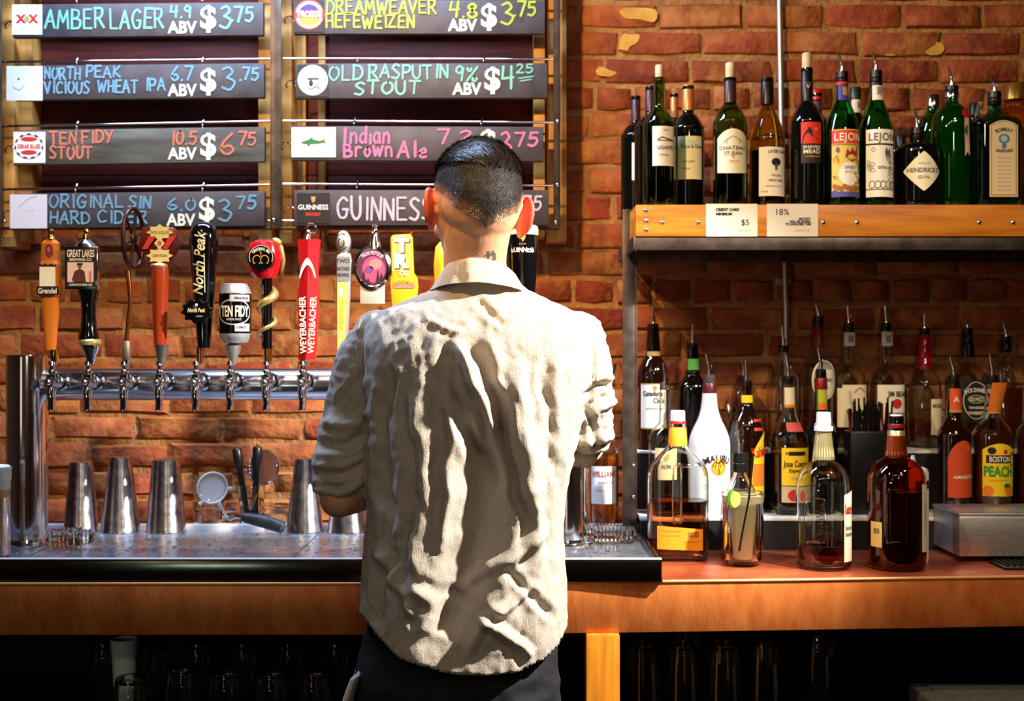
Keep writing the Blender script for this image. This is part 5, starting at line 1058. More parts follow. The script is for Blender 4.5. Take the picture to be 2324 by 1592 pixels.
bottle(2165, 985, ZL, [(37, 1160), (37, 1100), (37, 1000), (35, 980), (24, 960), (18, 945), (16, 915), (14, 885), (13, 870)], dark_amber, 'dark bottle with orange red arched label', GL, labels=[{'draw': lab_am}, dict(band(-15.5, 15.5, 882, 934, flat((216, 84, 40)), ('s', -15.5, 15.5, 930, 936, gold_i), ('t', 'A', 0, 906, 12, crm)), name='neck_label')], close=('pour', -9, 808, 874, 852, 13, black_p))
def lab_pe(L):
    L.strip(-38, 38, -1122, lambda t: -1018 + 14 * math.sin(PI * t), yellow, 0, 18); L.strip(-30, 28, -1048, -1030, ink, 1, 8); L.text('BOSTON', 0, -1039, 12, paper, 3, .02, wide=46); L.text('PEACH', -2, -1066, 22, flat((40, 150, 60)), 3, .04, wide=66)
    for a, b, r in ((30, 1028, 5), (22, 1108, 13), (-26, 1110, 12), (30, 1052, 4), (12, 1022, 5)): L.ell(a, -b, r, r, orange if r > 10 else red, 2)
    L.ell(16, -1098, 8, 5, green_i, 4); L.text('SCHNAPPS', -4, -1086, 4, orange, 3, 0, wide=40); L.ell(-18, -1020, 9, 8, ink, 3)
bottle(2252, 985, ZL, [(43, 1160), (44, 1100), (44, 1000), (42, 980), (28, 960), (19, 945), (17, 915), (15, 885), (13, 870)], g_clear, 'bottle with yellow fruit label and orange neck label', GL, liq=(975, mat('brown_liqueur', (80, 34, 10), .05)), labels=[{'draw': lab_pe}, dict(band(-17, 17, 868, 936, orange, ('e', 0, 900, 12, 10, flat((120, 80, 30))), ('s', -17, 17, 932, 938, gold_i)), name='neck_label')], close=('pour', -6, 803, 872, 852, 13, black_p))
bottle(2350, 985, ZL, [(43, 1160), (44, 1100), (44, 1000), (40, 975), (20, 950), (16, 930), (14, 880)], g_clear, 'dark bottle with bright green label cut by the right edge of the picture', GL, liq=(960, mat('brown_liqueur', (80, 34, 10), .05)), labels=[dict(band(-42, 42, 1018, 1106, flat((150, 220, 40)), ('t', 'APPLE', 0, 1066, 22, green_i, 60)))], close=('pour', -6, 803, 872, 852, 13, black_p))

# ---- on the counter in front
def lab_f1(L): L.strip(-48, 48, lambda t: -1240 - 4 * t, lambda t: -1188 - 8 * t, flat((240, 156, 30)), 0, 14); L.strip(16, 38, -1214, -1202, ink, 2, 1) ; [L.strip(16 + k * 3.2, 17.4 + k * 3.2, -1215, -1203, flat((240, 156, 30)), 3, 1) for k in range(7)]; L.text('GOVERNMENT WARNING', -20, -1200, 3, dgrey, 2, 0, wide=40); L.text('CONTAINS ALCOHOL', -20, -1210, 3, dgrey, 2, 0, wide=38); L.text('PLEASE RECYCLE', 22, -1224, 3, dgrey, 2, 0, wide=34)
FB = base_py(ZC, 1044)
bottle(1538, 1042, ZC, [(66, 1262), (69, 1240), (69, 1150), (69, 1090), (64, 1062), (46, 1038), (28, 1018), (20, 1002), (19, 975), (19, 960)], g_clear, 'wide clear bottle of amber bourbon with orange neck label and small orange back label', GF, ex=3.4, ay=.62, liq=(1135, l_bourbon), labels=[dict(draw=lab_f1)], n=44,
    cork=[(1012, 970, 22, 19, mat('orange_neck_label', (238, 158, 36), .5), 'neck_label'), (960, 932, 17, 16, mat('translucent_white_cap', (232, 228, 226), .3), 'cap'), (962, 955, 18.5, 18.5, mat('red_seal', (206, 30, 40), .4), 'seal_ring')], th=.003)
def grip(px, s_, x0, x1, y0, y1, t, dy):
    yb = Y(s_) - dy; pts = [(a, b) for a, b in ((x0, y0 + 10), (x0 + 6, y0), (x1 - 6, y0), (x1, y0 + 10), (x1, y1 - 8), (x1 - 6, y1), (x0 + 6, y1), (x0, y1 - 8), (x0, y0 + 10))]
    MB().tube([(X(a, s_), yb, Z(b, s_)) for a, b in smooth_poly(pts, 4)], .0022, 8, caps=False).build('moulded_grip', g_clear if dy < .05 or 1 else None, t)
b1 = COL.objects[-1]
def last_thing(): return [o for o in COL.objects if o.type == 'EMPTY'][-1]
t1 = last_thing(); grip(1538, 1042, 1522, 1540, 1050, 1180, t1, .0418)
def lab_f3(L): L.strip(34, 72, -1268, lambda t: -1118 + 8 * t, crm, 0, 12); L.text('Kentucky', 52, -1150, 22, red, 2, .03, wide=32); L.text('Straight', 52, -1192, 10, dgrey, 2, .02, wide=28); L.text('Bourbon', 52, -1206, 10, dgrey, 2, .02, wide=28)
bottle(1869, 1084, ZC, [(60, 1284), (61, 1262), (61, 1180), (61, 1110), (57, 1084), (44, 1060), (28, 1048), (25, 1042), (20, 1000), (17, 975)], g_clear, 'wide clear bottle nearly empty of dark bourbon with cream foil neck', GF, liq=(1232, l_cola), labels=[dict(draw=lab_f3)], n=44,
    cork=[(1043, 976, 25, 17, mat('cream_foil', (244, 222, 158), .4), 'neck_foil'), (978, 968, 21, 21, whit, 'cap_ring'), (968, 936, 17, 15.5, _M['translucent_white_cap'], 'cap')], th=.003)
t3 = last_thing(); grip(1869, 1084, 1814, 1856, 1126, 1222, t3, .052)
m_ = MB()
for k in range(9): m_.tube([(X(1838, 1084), Y(1084) - .055, Z(1142 + k * 8, 1084)), (X(1852, 1084), Y(1084) - .054, Z(1139 + k * 8, 1084))], .0018, 6)
m_.build('grip_ridges', g_clear, t3)['kind'] = 'stuff'
def lab_f4(L): L.strip(44, 78, -1246, lambda t: -1094 - 4 * t, crm, 0, 10); L.text('WHISKEY', 58, -1170, 8, grey, 2, 0, rot=PI / 2, wide=90); L.strip(-84, -52, -1236, -1180, flat((226, 196, 120)), 0, 6); L.text('80', -66, -1200, 12, dgrey, 2, .02)
bottle(2034, 1086, ZC, [(62, 1286), (65, 1262), (65, 1180), (65, 1100), (62, 1074), (48, 1052), (30, 1040), (25, 1034), (22, 1000), (18, 978)], g_amber, 'wide red brown glass bottle of dark whiskey with silver gold foil neck', GF, liq=(1112, mat('near_black_whiskey', (34, 8, 4), .05)), labels=[dict(draw=lab_f4)], n=44,
    cork=[(1035, 977, 25, 19, mat('champagne_foil', (206, 184, 140), .3, .7), 'neck_foil'), (972, 962, 19, 19, _M['dark_red_foil'], 'seal_ring'), (978, 944, 17.5, 17, black_g, 'cap'), (946, 941, 15, 13, whit, 'cap_top')], th=.003)
t4 = last_thing(); grip(2034, 1086, 1992, 2036, 1104, 1222, t4, .0605)
t = thing('squeeze_bottle', 'slim white squeeze bottle behind the red brown bottle', 'bottle', (X(2086, 1055), Y(1055), ZC))
MB().lathe([(20 / 1055, 0), (21 / 1055, .01), (21 / 1055, Z(1072, 1055) - ZC), (17 / 1055, Z(1064, 1055) - ZC), (9 / 1055, Z(1060, 1055) - ZC)], (X(2086, 1055), Y(1055), ZC), 24).build('body', whit, t)
MB().lathe([(9 / 1055, 0), (8 / 1055, .008), (3.5 / 1055, Z(1032, 1055) - Z(1060, 1055))], (X(2072, 1055), Y(1055), Z(1062, 1055)), 16).build('nozzle', whit, t)
L = Lab(cyl((X(2086, 1055), Y(1055), ZC), 21.3 / 1055)); L.strip(-.01, .03, Z(1108, 1055) - ZC, Z(1090, 1055) - ZC, ink, 0, 8); L.build('label', t)
# squat bottle behind the pint, the pint itself
bottle(1680, 1040, ZC, [(44, 1246), (45, 1220), (45, 1165), (42, 1135), (34, 1112), (20, 1088), (15, 1076), (14, 1066)], g_clear, 'small clear bottle with black pourer collar standing behind the cocktail', GF, liq=(1180, l_gold), close=('pour', -4, 975, 1072, 1028, 18, black_p), labels=[dict(band(-26, 34, 1188, 1238, flat((240, 170, 50)), ('t', 'BITTERS', 2, 1204, 8, dgrey, 40)))])
x, y = X(1686, 1072), Y(1072); hp = Z(1117, 1072) - ZC
t = thing('cocktail_glass', 'pint glass of cloudy pale cocktail with lime wedge and black straw', 'drink', (x, y, ZC))
shell([(.0285, 0), (.0295, .003), (.0455, hp), (.045, hp + .0006)], .0022, .014, (x, y, ZC), n=36).build('glass_body', g_clear, t)
MB().lathe([(.0291, .0142), (.0431, hp - .006)], (x, y, ZC), 36).build('drink', l_drink, t)
m_ = MB()
for k in range(5): q = k * 1.3; m_.box(x + .018 * math.cos(q) - .011, x + .018 * math.cos(q) + .011, y + .018 * math.sin(q) - .011, y + .018 * math.sin(q) + .011, ZC + hp - .022, ZC + hp - .002, rot=('Z', q), piv=(x + .018 * math.cos(q), y + .018 * math.sin(q), ZC))
o = m_.build('ice', g_clear, t, bevel=.002); o['kind'] = 'stuff'
MB().tube([(X(1705, 1085), y - .052, Z(1028, 1085)), (X(1697, 1085), y - .0418, Z(1130, 1085)), (X(1677, 1085), y - .0290, Z(1252, 1085))], .0024, 8).build('straw', black_p, t)
c = (X(1668, 1090), y - .036, Z(1134, 1090)); m_ = MB(); pr = [(c[0] + (-.004 + .018 * math.cos(q)) * .72, c[2] + .020 * math.sin(q)) for q in [PI / 2 + k * PI / 12 for k in range(13)]]
m_.prism(pr, c[1] - .006, c[1] + .004); m_.build('lime_rind', mat('lime_green', (74, 130, 16), .4), t, bevel=.001)
pr = [(c[0] + .001 + (-.001 + .014 * math.cos(q)) * .72, c[2] + .0175 * math.sin(q)) for q in [PI / 2 + k * PI / 12 for k in range(13)]]
MB().prism([(c[0] + .010, c[2] + .014), (c[0] + .008, c[2] - .014)] [0:0] + pr + [(c[0] + .009, c[2] - .012), (c[0] + .012, c[2]), (c[0] + .009, c[2] + .013)], c[1] - .0068, c[1] - .0058).build('lime_flesh', mat('lime_flesh', (170, 190, 90), .4), t)
# whiskey behind the right arm
def lab_w(L): L.strip(-31, 31, -1140, -1056, flat((226, 228, 238)), 0, 14); L.text('WILLIAMS', 0, -1073, 13, flat((170, 50, 60)), 2, .02, wide=58); L.text('RESERVE', 4, -1092, 5, dgrey, 2, 0, wide=30); L.text('SINGLE MALT', 0, -1110, 4, grey, 2, 0, wide=36)
bottle(1368, 965, ZT - .009 - .0, [(34, 1180), (35, 1140), (35, 1050), (33, 1015), (24, 990), (15, 975), (13, 940), (13, 900)], g_clear, 'bottle of golden whiskey at the back of the tray, behind the right sleeve', 'bottles on the drip tray', liq=(1030, l_gold), labels=[{'draw': lab_w}], cork=[(925, 895, 14.5, 14, corkm, 'stopper')])
# steel box and mat at the right
t = thing('steel_box', 'low brushed stainless steel box at the right end of the counter', 'box', (X(2180, 1060), Y(1060), ZC))
MB().box(X(2177, 1060), 1.45, Y(1060), 2.70, ZC + .012, Z(1172, 1060)).build('body', steel, t, bevel=.004)
MB().box(X(2177, 1060) - .001, 1.45, Y(1060) - .001, 2.701, Z(1172, 1060), Z(1166, 1060)).build('lid', steel, t, bevel=.002)
MB().box(X(2177, 1060) + .01, 1.44, Y(1060) + .01, 2.69, ZC, ZC + .012).build('base', black_p, t)
t = thing('bar_mat', 'black ribbed rubber bar mat in front of the steel box', 'mat', (1.1, 2.5, ZC))
MB().box(X(2285, 1104), 1.45, Y(1104) + .01, Y(1062), ZC + .0002, ZC + .006).build('base', black_p, t, bevel=.002)
m_ = MB()
for k in range(26): m_.box(X(2285, 1104) + .008 + k * .014, X(2285, 1104) + .014 + k * .014, Y(1104) + .02, Y(1062) - .01, ZC + .006, ZC + .009)
m_.build('ribs', black_p, t)['kind'] = 'stuff'
# ------------------------------------------------------------------ the bartender, seen from behind
SP = 1290.0
def PP(px, py, y, s_=SP): return Vector((X(px, s_), y, Z(py, s_)))
def limb(mb, pts, rad, n=20):
    pts = [Vector(p) for p in pts]; rows = smooth_poly([tuple(p) + (r,) for p, r in zip(pts, rad)], 5)
    mb.tube([q[:3] for q in rows], [q[3] for q in rows], n)
    mb.ball(pts[0], rad[0], n); mb.ball(pts[-1], rad[-1], n)
def loft(mb, rows, n=56, ex=2.3):     # rows: (z, xl, xr, yc, hd)
    vs = []
    for z, xl, xr, yc, hd in rows:
        for k in range(n):
            q = 2 * PI * k / n; cs, sn = math.cos(q), math.sin(q); g = (abs(cs) ** ex + abs(sn) ** ex) ** (-1 / ex)
            vs.append(((xl + xr) / 2 + (xr - xl) / 2 * g * cs, yc + hd * g * sn, z))
    m = len(rows); mb.add(vs, [(i * n + k, i * n + (k + 1) % n, (i + 1) * n + (k + 1) % n, (i + 1) * n + k) for i in range(m - 1) for k in range(n)] + [tuple(range(n))[::-1], tuple((m - 1) * n + k for k in range(n))])
def remesh(mb, vox, sm, iters=6):
    o = mb.build('tmp', None, None, smooth=False)
    r = o.modifiers.new('r', 'REMESH'); r.mode = 'VOXEL'; r.voxel_size = vox; r.adaptivity = 0
    if sm: s_ = o.modifiers.new('s', 'SMOOTH'); s_.factor = sm; s_.iterations = iters
    dg = bpy.context.evaluated_depsgraph_get(); me = bpy.data.meshes.new_from_object(o.evaluated_get(dg)); bpy.data.objects.remove(o)
    return me
def vn(me):
    n = len(me.vertices); v = np.empty(n * 3); me.vertices.foreach_get('co', v); nn = np.empty(n * 3); me.vertices.foreach_get('normal', nn)
    return v.reshape(-1, 3), nn.reshape(-1, 3)
def setv(me, v): me.vertices.foreach_set('co', v.reshape(-1)); me.update()
def seg_dist(px, py, pts):
    d = np.full(px.shape, 1e9); tt = np.zeros(px.shape); n = len(pts) - 1
    for i in range(n):
        (a, b), (c, e) = pts[i], pts[i + 1]; dx, dy = c - a, e - b; L2 = dx * dx + dy * dy
        t = np.clip(((px - a) * dx + (py - b) * dy) / L2, 0, 1); q = np.hypot(px - a - t * dx, py - b - t * dy)
        m_ = q < d; d = np.where(m_, q, d); tt = np.where(m_, (i + t) / n, tt)
    return d, tt
def fractal(v, sc_, off=0.0):
    return np.array([noise.noise(Vector((p[0] * sc_[0] + off, p[1] * sc_[1], p[2] * sc_[2]))) for p in v])
def as_child(name, me, m, parent):
    me.materials.clear(); me.materials.append(m); me.shade_smooth(); me.name = name
    o = bpy.data.objects.new(name, me); COL.objects.link(o); o.parent = parent; return o

# head frame: cranium centre, turned a little left, nodding forward, leaning right
HC = PP(1084, 447, 2.095)
HM = Matrix.Rotation(math.radians(14), 3, 'Z') @ Matrix.Rotation(math.radians(-10), 3, 'X') @ Matrix.Rotation(math.radians(3.5), 3, 'Y')
def HL(x, y, z): return HC + HM @ Vector((x, y, z))
def head_shapes(mb, full=True):
    def bl(c, r, rot=None): mb.ball(HL(*c), r, 28, HM if rot is None else HM @ rot)
    bl((0, .0, .004), (.078, .096, .093)); bl((0, -.034, -.018), (.070, .066, .074)); bl((0, .02, -.03), (.071, .075, .07))
    bl((0, .042, -.058), (.057, .052, .072)); bl((0, .058, -.108), (.034, .036, .026)); bl((0, .02, -.085), (.052, .06, .045))
    if full:
        limb(mb, [HL(0, .092, -.02), HL(0, .112, -.052), HL(0, .102, -.062)], [.008, .012, .012], 10)
        for sx in (-1, 1):
            bl((sx * .030, .083, .004), (.024, .012, .007)); bl((sx * .044, .066, -.045), (.022, .02, .018)); bl((sx * .012, .106, -.060), (.009, .009, .006))
            # ear: bowl, helix rim, lobe
            e = HL(sx * .0835, -.002, -.030); rr = HM @ Matrix.Rotation(sx * .45, 3, 'Z') @ Matrix.Rotation(.12, 3, 'X')
            mb.ball(e, (.0065, .019, .029), 16, rr)
            ring = [e + rr @ Vector((sx * .003, .019 * math.cos(q), .004 + .031 * math.sin(q))) for q in [-.6 + k * .42 for k in range(13)]]
            limb(mb, ring, [.0055] * 13, 8); mb.ball(e + rr @ Vector((sx * .001, .006, -.027)), (.007, .010, .012), 12, rr)
        bl((0, .096, -.079), (.022, .008, .0055)); bl((0, .095, -.089), (.020, .009, .007))
body = MB(); head_shapes(body)
limb(body, [HL(0, -.012, -.055), PP(1077, 585, 2.10), PP(1083, 650, 2.105), PP(1085, 700, 2.105)], [.058, .056, .056, .058], 28)
loft(body, [(Z(p, SP), X(a, SP), X(b, SP), yc, hd) for p, a, b, yc, hd in ((1620, 860, 1230, 2.09, .07), (1480, 860, 1235, 2.09, .072), (1300, 880, 1235, 2.10, .065), (1150, 885, 1235, 2.105, .062), (950, 875, 1265, 2.11, .072), (800, 862, 1300, 2.11, .078), (740, 890, 1280, 2.11, .062), (705, 980, 1200, 2.11, .05))])
EL, ER = PP(768, 1132, 2.085), PP(1328, 1010, 2.16)
WL_, WR_ = PP(945, 1085, 2.31), PP(1215, 1060, 2.32)
limb(body, [PP(864, 782, 2.11), PP(815, 900, 2.115), PP(782, 1040, 2.10), EL], [.038, .034, .034, .034])
limb(body, [EL, EL.lerp(WL_, .3), EL.lerp(WL_, .75), WL_], [.034, .038, .029, .025])
limb(body, [PP(1308, 784, 2.11), PP(1326, 880, 2.12), ER + Vector((-.003, .01, 0))], [.038, .034, .030]); limb(body, [ER, ER.lerp(WR_, .35), ER.lerp(WR_, .75), WR_], [.034, .037, .028, .025])
def hand(mb, wrist, d, up, side):
    d = d.normalized(); up = (up - d * up.dot(d)).normalized(); lat = d.cross(up) * side     # lat points to the thumb side
    pc = wrist + d * .045
    for q in (-.026, -.009, .009, .026): limb(mb, [wrist + lat * q * .6, wrist + d * .085 + lat * q], [.016, .0115], 12)
    for q, l in ((.030, .068), (.010, .078), (-.011, .073), (-.030, .056)):
        b = wrist + d * .084 + lat * q; c1_ = b + d * l * .42 - up * .004; c2_ = c1_ + d * l * .22 - up * l * .22; c3_ = c2_ + d * .002 - up * l * .26
        limb(mb, [b, c1_, c2_, c3_], [.0095, .0085, .0078, .0068], 10)
    t0 = wrist + d * .022 + lat * .026; limb(mb, [t0, t0 + d * .028 + lat * .022, t0 + d * .052 + lat * .026 - up * .012, t0 + d * .068 + lat * .018 - up * .022], [.015, .012, .0105, .0085], 10)
hand(body, WL_, Vector((.75, .55, -.22)), Vector((0, -.2, 1)), 1)
hand(body, WR_, Vector((-.8, .5, -.2)), Vector((0, -.2, 1)), -1)
for sx in (-1, 1): limb(body, [Vector((X(1040, SP) + sx * .088, 2.08, .80)), Vector((X(1040, SP) + sx * .10, 2.10, .47)), Vector((X(1040, SP) + sx * .105, 2.08, .10))], [.078, .054, .042])
me = remesh(body, .0036, .5, 5)
v, nn = vn(me)
# own colours: ears redder, with backlit glow painted in, clipped hair shading into the skin, small ink marks low on the neck
HI = HM.inverted(); HIn = np.array(HI); loc = (v - np.array(HC)) @ HIn.T
def sst(a, b, x): t = np.clip((x - a) / (b - a), 0, 1); return t * t * (3 - 2 * t)
def hair_density(l):
    ax = np.abs(l[:, 0]); zl = -.088 + .62 * ax + .35 * np.maximum(ax - .055, 0) * 4
    side = sst(.035, -.02, l[:, 1]) ; d_ = sst(zl - .006, zl + .045, l[:, 2]) * np.where(l[:, 2] < .02, side, 1) * sst(.098, .07, l[:, 1] - .25 * (l[:, 2] - .05))
    return d_ * (ax < .0815 - .004 * (l[:, 2] < 0))
D = hair_density(loc)
near = (np.abs(loc[:, 0]) < .12) & (loc[:, 2] > -.14) & (np.abs(loc[:, 1]) < .13)
ear = sst(.0735, .082, np.abs(loc[:, 0])) * sst(.05, .03, np.abs(loc[:, 2] + .028)) * near
at = me.attributes.new('tint', 'FLOAT_COLOR', 'POINT'); c4 = np.zeros((len(v), 4)); c4[:, 0] = ear; c4[:, 1] = D * near; c4[:, 3] = 1; at.data.foreach_set('color', c4.reshape(-1))
skin = mat('skin', (226, 170, 132), .5, c2=(216, 152, 116), ns=60, bump=.0004, bs=300, sss=.12)
def tint_color(m, base_socket=None):
    nt = m.node_tree; L = nt.links.new; b = nt.nodes['Principled BSDF']; src = b.inputs['Base Color'].links[0].from_socket
    a = nt.nodes.new('ShaderNodeAttribute'); a.attribute_name = 'tint'; sp = nt.nodes.new('ShaderNodeSeparateColor'); L(a.outputs['Color'], sp.inputs[0])
    m1 = nt.nodes.new('ShaderNodeMix'); m1.data_type = 'RGBA'; L(sp.outputs[0], m1.inputs['Factor']); L(src, m1.inputs['A']); m1.inputs['B'].default_value = lin((206, 84, 58))
    n = nt.nodes.new('ShaderNodeTexNoise'); n.inputs['Scale'].default_value = 900; n.inputs['Detail'].default_value = 2
    ma = nt.nodes.new('ShaderNodeMath'); ma.operation = 'MULTIPLY_ADD'; L(n.outputs['Fac'], ma.inputs[0]); ma.inputs[1].default_value = .7; L(sp.outputs[1], ma.inputs[2])
    mr = nt.nodes.new('ShaderNodeMapRange'); L(ma.outputs[0], mr.inputs[0]); mr.inputs[1].default_value = .40; mr.inputs[2].default_value = .92
    m2 = nt.nodes.new('ShaderNodeMix'); m2.data_type = 'RGBA'; L(mr.outputs[0], m2.inputs['Factor']); L(m1.outputs['Result'], m2.inputs['A']); m2.inputs['B'].default_value = lin((24, 17, 12))
    out = m2.outputs['Result']
    geo = nt.nodes.new('ShaderNodeNewGeometry'); n3 = nt.nodes.new('ShaderNodeTexNoise'); n3.inputs['Scale'].default_value = 130; L(geo.outputs['Position'], n3.inputs['Vector'])
    for c, r in ((PP(1114, 580, 2.045, 1312), .0085), (PP(1122, 592, 2.05, 1312), .007), (PP(1016, 592, 2.05, 1312), .006), (PP(1165, 545, 2.09), .006)):
        vm = nt.nodes.new('ShaderNodeVectorMath'); vm.operation = 'DISTANCE'; L(geo.outputs['Position'], vm.inputs[0]); vm.inputs[1].default_value = c
        lt = nt.nodes.new('ShaderNodeMapRange'); L(vm.outputs['Value'], lt.inputs[0]); lt.inputs[1].default_value = r; lt.inputs[2].default_value = r * 2.2; lt.inputs[3].default_value = .62; lt.inputs[4].default_value = 0
        s2 = nt.nodes.new('ShaderNodeMath'); s2.operation = 'SUBTRACT'; L(lt.outputs[0], s2.inputs[0]); L(n3.outputs['Fac'], s2.inputs[1])
        s3 = nt.nodes.new('ShaderNodeMath'); s3.operation = 'MULTIPLY'; s3.use_clamp = True; L(s2.outputs[0], s3.inputs[0]); s3.inputs[1].default_value = 9
        m3 = nt.nodes.new('ShaderNodeMix'); m3.data_type = 'RGBA'; L(s3.outputs[0], m3.inputs['Factor']); L(out, m3.inputs['A']); m3.inputs['B'].default_value = lin((92, 84, 78)); out = m3.outputs['Result']
    L(out, b.inputs['Base Color'])
tint_color(skin)
me.materials.append(skin); me.shade_smooth(); me.name = 'person'
person = bpy.data.objects.new('person', me); COL.objects.link(person); WL['person'] = Vector((0, 0, 0))
tag(person, 'person seen from behind in rumpled pale linen shirt and black trousers', 'person')
eyeb = mat('eye', (240, 238, 232), .15)
for sx in (-1, 1):
    m_ = MB(); m_.use(eyeb).ball(HL(sx * .030, .082, -.012), .0115, 14); m_.use(ink).ball(HL(sx * .030, .0915, -.012), (.005, .003, .005), 10); m_.build('eye', None, person)

# hair: clipped cap growing thicker to a combed top, plus loose strands
hb = MB(); head_shapes(hb, False); hm = remesh(hb, .0022, .5, 4); v, nn = vn(hm); l = (v - np.array(HC)) @ HIn.T; D = hair_density(l)
def top_w(l): return sst(.030, .052, l[:, 2] + .10 * np.maximum(-l[:, 1] - .03, 0) + .06 * l[:, 0])
T = top_w(l)
nz = fractal(l, (95, 14, 30), 3) * .6 + fractal(l, (210, 26, 60), 9) * .4
thick = .0012 * sst(.1, .6, D) + T * (.0062 + .0030 * nz)
setv(hm, v + nn * thick[:, None])
at = hm.attributes.new('tint', 'FLOAT_COLOR', 'POINT'); c4 = np.zeros((len(v), 4)); c4[:, 1] = np.clip(D * .74 + T * .6, 0, 1.4); c4[:, 3] = 1; at.data.foreach_set('color', c4.reshape(-1))
bm = bmesh.new(); bm.from_mesh(hm); bm.verts.ensure_lookup_table(); bmesh.ops.delete(bm, geom=[bm.verts[i] for i in np.where(D < .12)[0]], context='VERTS'); bm.to_mesh(hm); bm.free()
hairm = mat('dark_hair', (226, 170, 132), .62, c2=(216, 152, 116), ns=60, bump=.0006, bs=700, spec=.35); tint_color(hairm)
hair = as_child('hair', hm, hairm, person); WL[hair.name] = Vector((0, 0, 0))
idx = np.where(D > .3)[0]; vs, fs = [], []; v2 = v + nn * thick[:, None]; RR = random.Random(3)
back = np.array(HM @ Vector((.25, -1, 0))); 
for k in range(26000):
    i = int(idx[RR.randrange(len(idx))]); p = v2[i] + np.array([RR.uniform(-.001, .001) for _ in range(3)]); n_ = nn[i]; t_ = T[i]
    g = back + np.array([0, 0, -.35]) if t_ > .3 else np.array([0, 0, -1.0]); g = g - n_ * g.dot(n_); g /= (np.linalg.norm(g) + 1e-6)
    g = g + np.array([RR.uniform(-.25, .25), 0, RR.uniform(-.2, .2)]); L_ = (.022 * RR.uniform(.5, 1) if t_ > .5 else .0022 + .004 * t_)
    lf = .10 if t_ > .5 else .9; q = p + (g + n_ * lf) * L_; sd = np.cross(g, n_); sd = sd / (np.linalg.norm(sd) + 1e-6) * (.00028 if t_ > .5 else .0002)
    m2_ = p + (g + n_ * (lf + .06)) * L_ * .5; o_ = len(vs); vs += [p - sd, p + sd, m2_ + sd, m2_ - sd, q]; fs += [(o_, o_ + 1, o_ + 2, o_ + 3), (o_ + 3, o_ + 2, o_ + 4)]
sm_ = MB(); sm_.add(vs, fs); st = sm_.build('hair_strands', mat('hair_strand', (30, 21, 15), .35, spec=.6), hair, smooth=False, fix=False); st['kind'] = 'stuff'

# shirt: torso and sleeves as one cloth surface with modelled folds
shb = MB()
rows = [(1600, 838, 1262, 2.075, .118), (1540, 836, 1268, 2.075, .118), (1470, 828, 1282, 2.075, .119), (1400, 822, 1287, 2.078, .120), (1300, 824, 1284, 2.08, .119), (1200, 831, 1276, 2.083, .118), (1120, 835, 1284, 2.085, .118), (1030, 836, 1303, 2.087, .120),
        (930, 832, 1322, 2.09, .122), (840, 825, 1338, 2.092, .121), (780, 822, 1348, 2.097, .115), (735, 838, 1340, 2.102, .102), (705, 870, 1300, 2.105, .088), (682, 920, 1253, 2.107, .076), (662, 968, 1206, 2.108, .068), (640, 998, 1174, 2.106, .066), (626, 1008, 1164, 2.106, .061)]
loft(shb, [(Z(p, SP), X(a, SP), X(b, SP), yc, hd) for p, a, b, yc, hd in rows], 72, 2.35)
limb(shb, [PP(858, 762, 2.11), PP(822, 830, 2.112), PP(803, 930, 2.11), PP(786, 1010, 2.105), PP(776, 1085, 2.10), PP(792, 1100, 2.15)], [.047, .052, .052, .055, .054, .050], 28)
limb(shb, [PP(1312, 768, 2.11), PP(1326, 840, 2.115), PP(1334, 930, 2.125), PP(1334, 990, 2.14), PP(1328, 1012, 2.19)], [.048, .050, .047, .046, .044], 28)
me = remesh(shb, .0042, .5, 10)
v, nn = vn(me); s_ = F / v[:, 1]; px = CX + v[:, 0] * s_; py = CY + (CZ - v[:, 2]) * s_
bk = sst(.25, -.25, nn[:, 1])
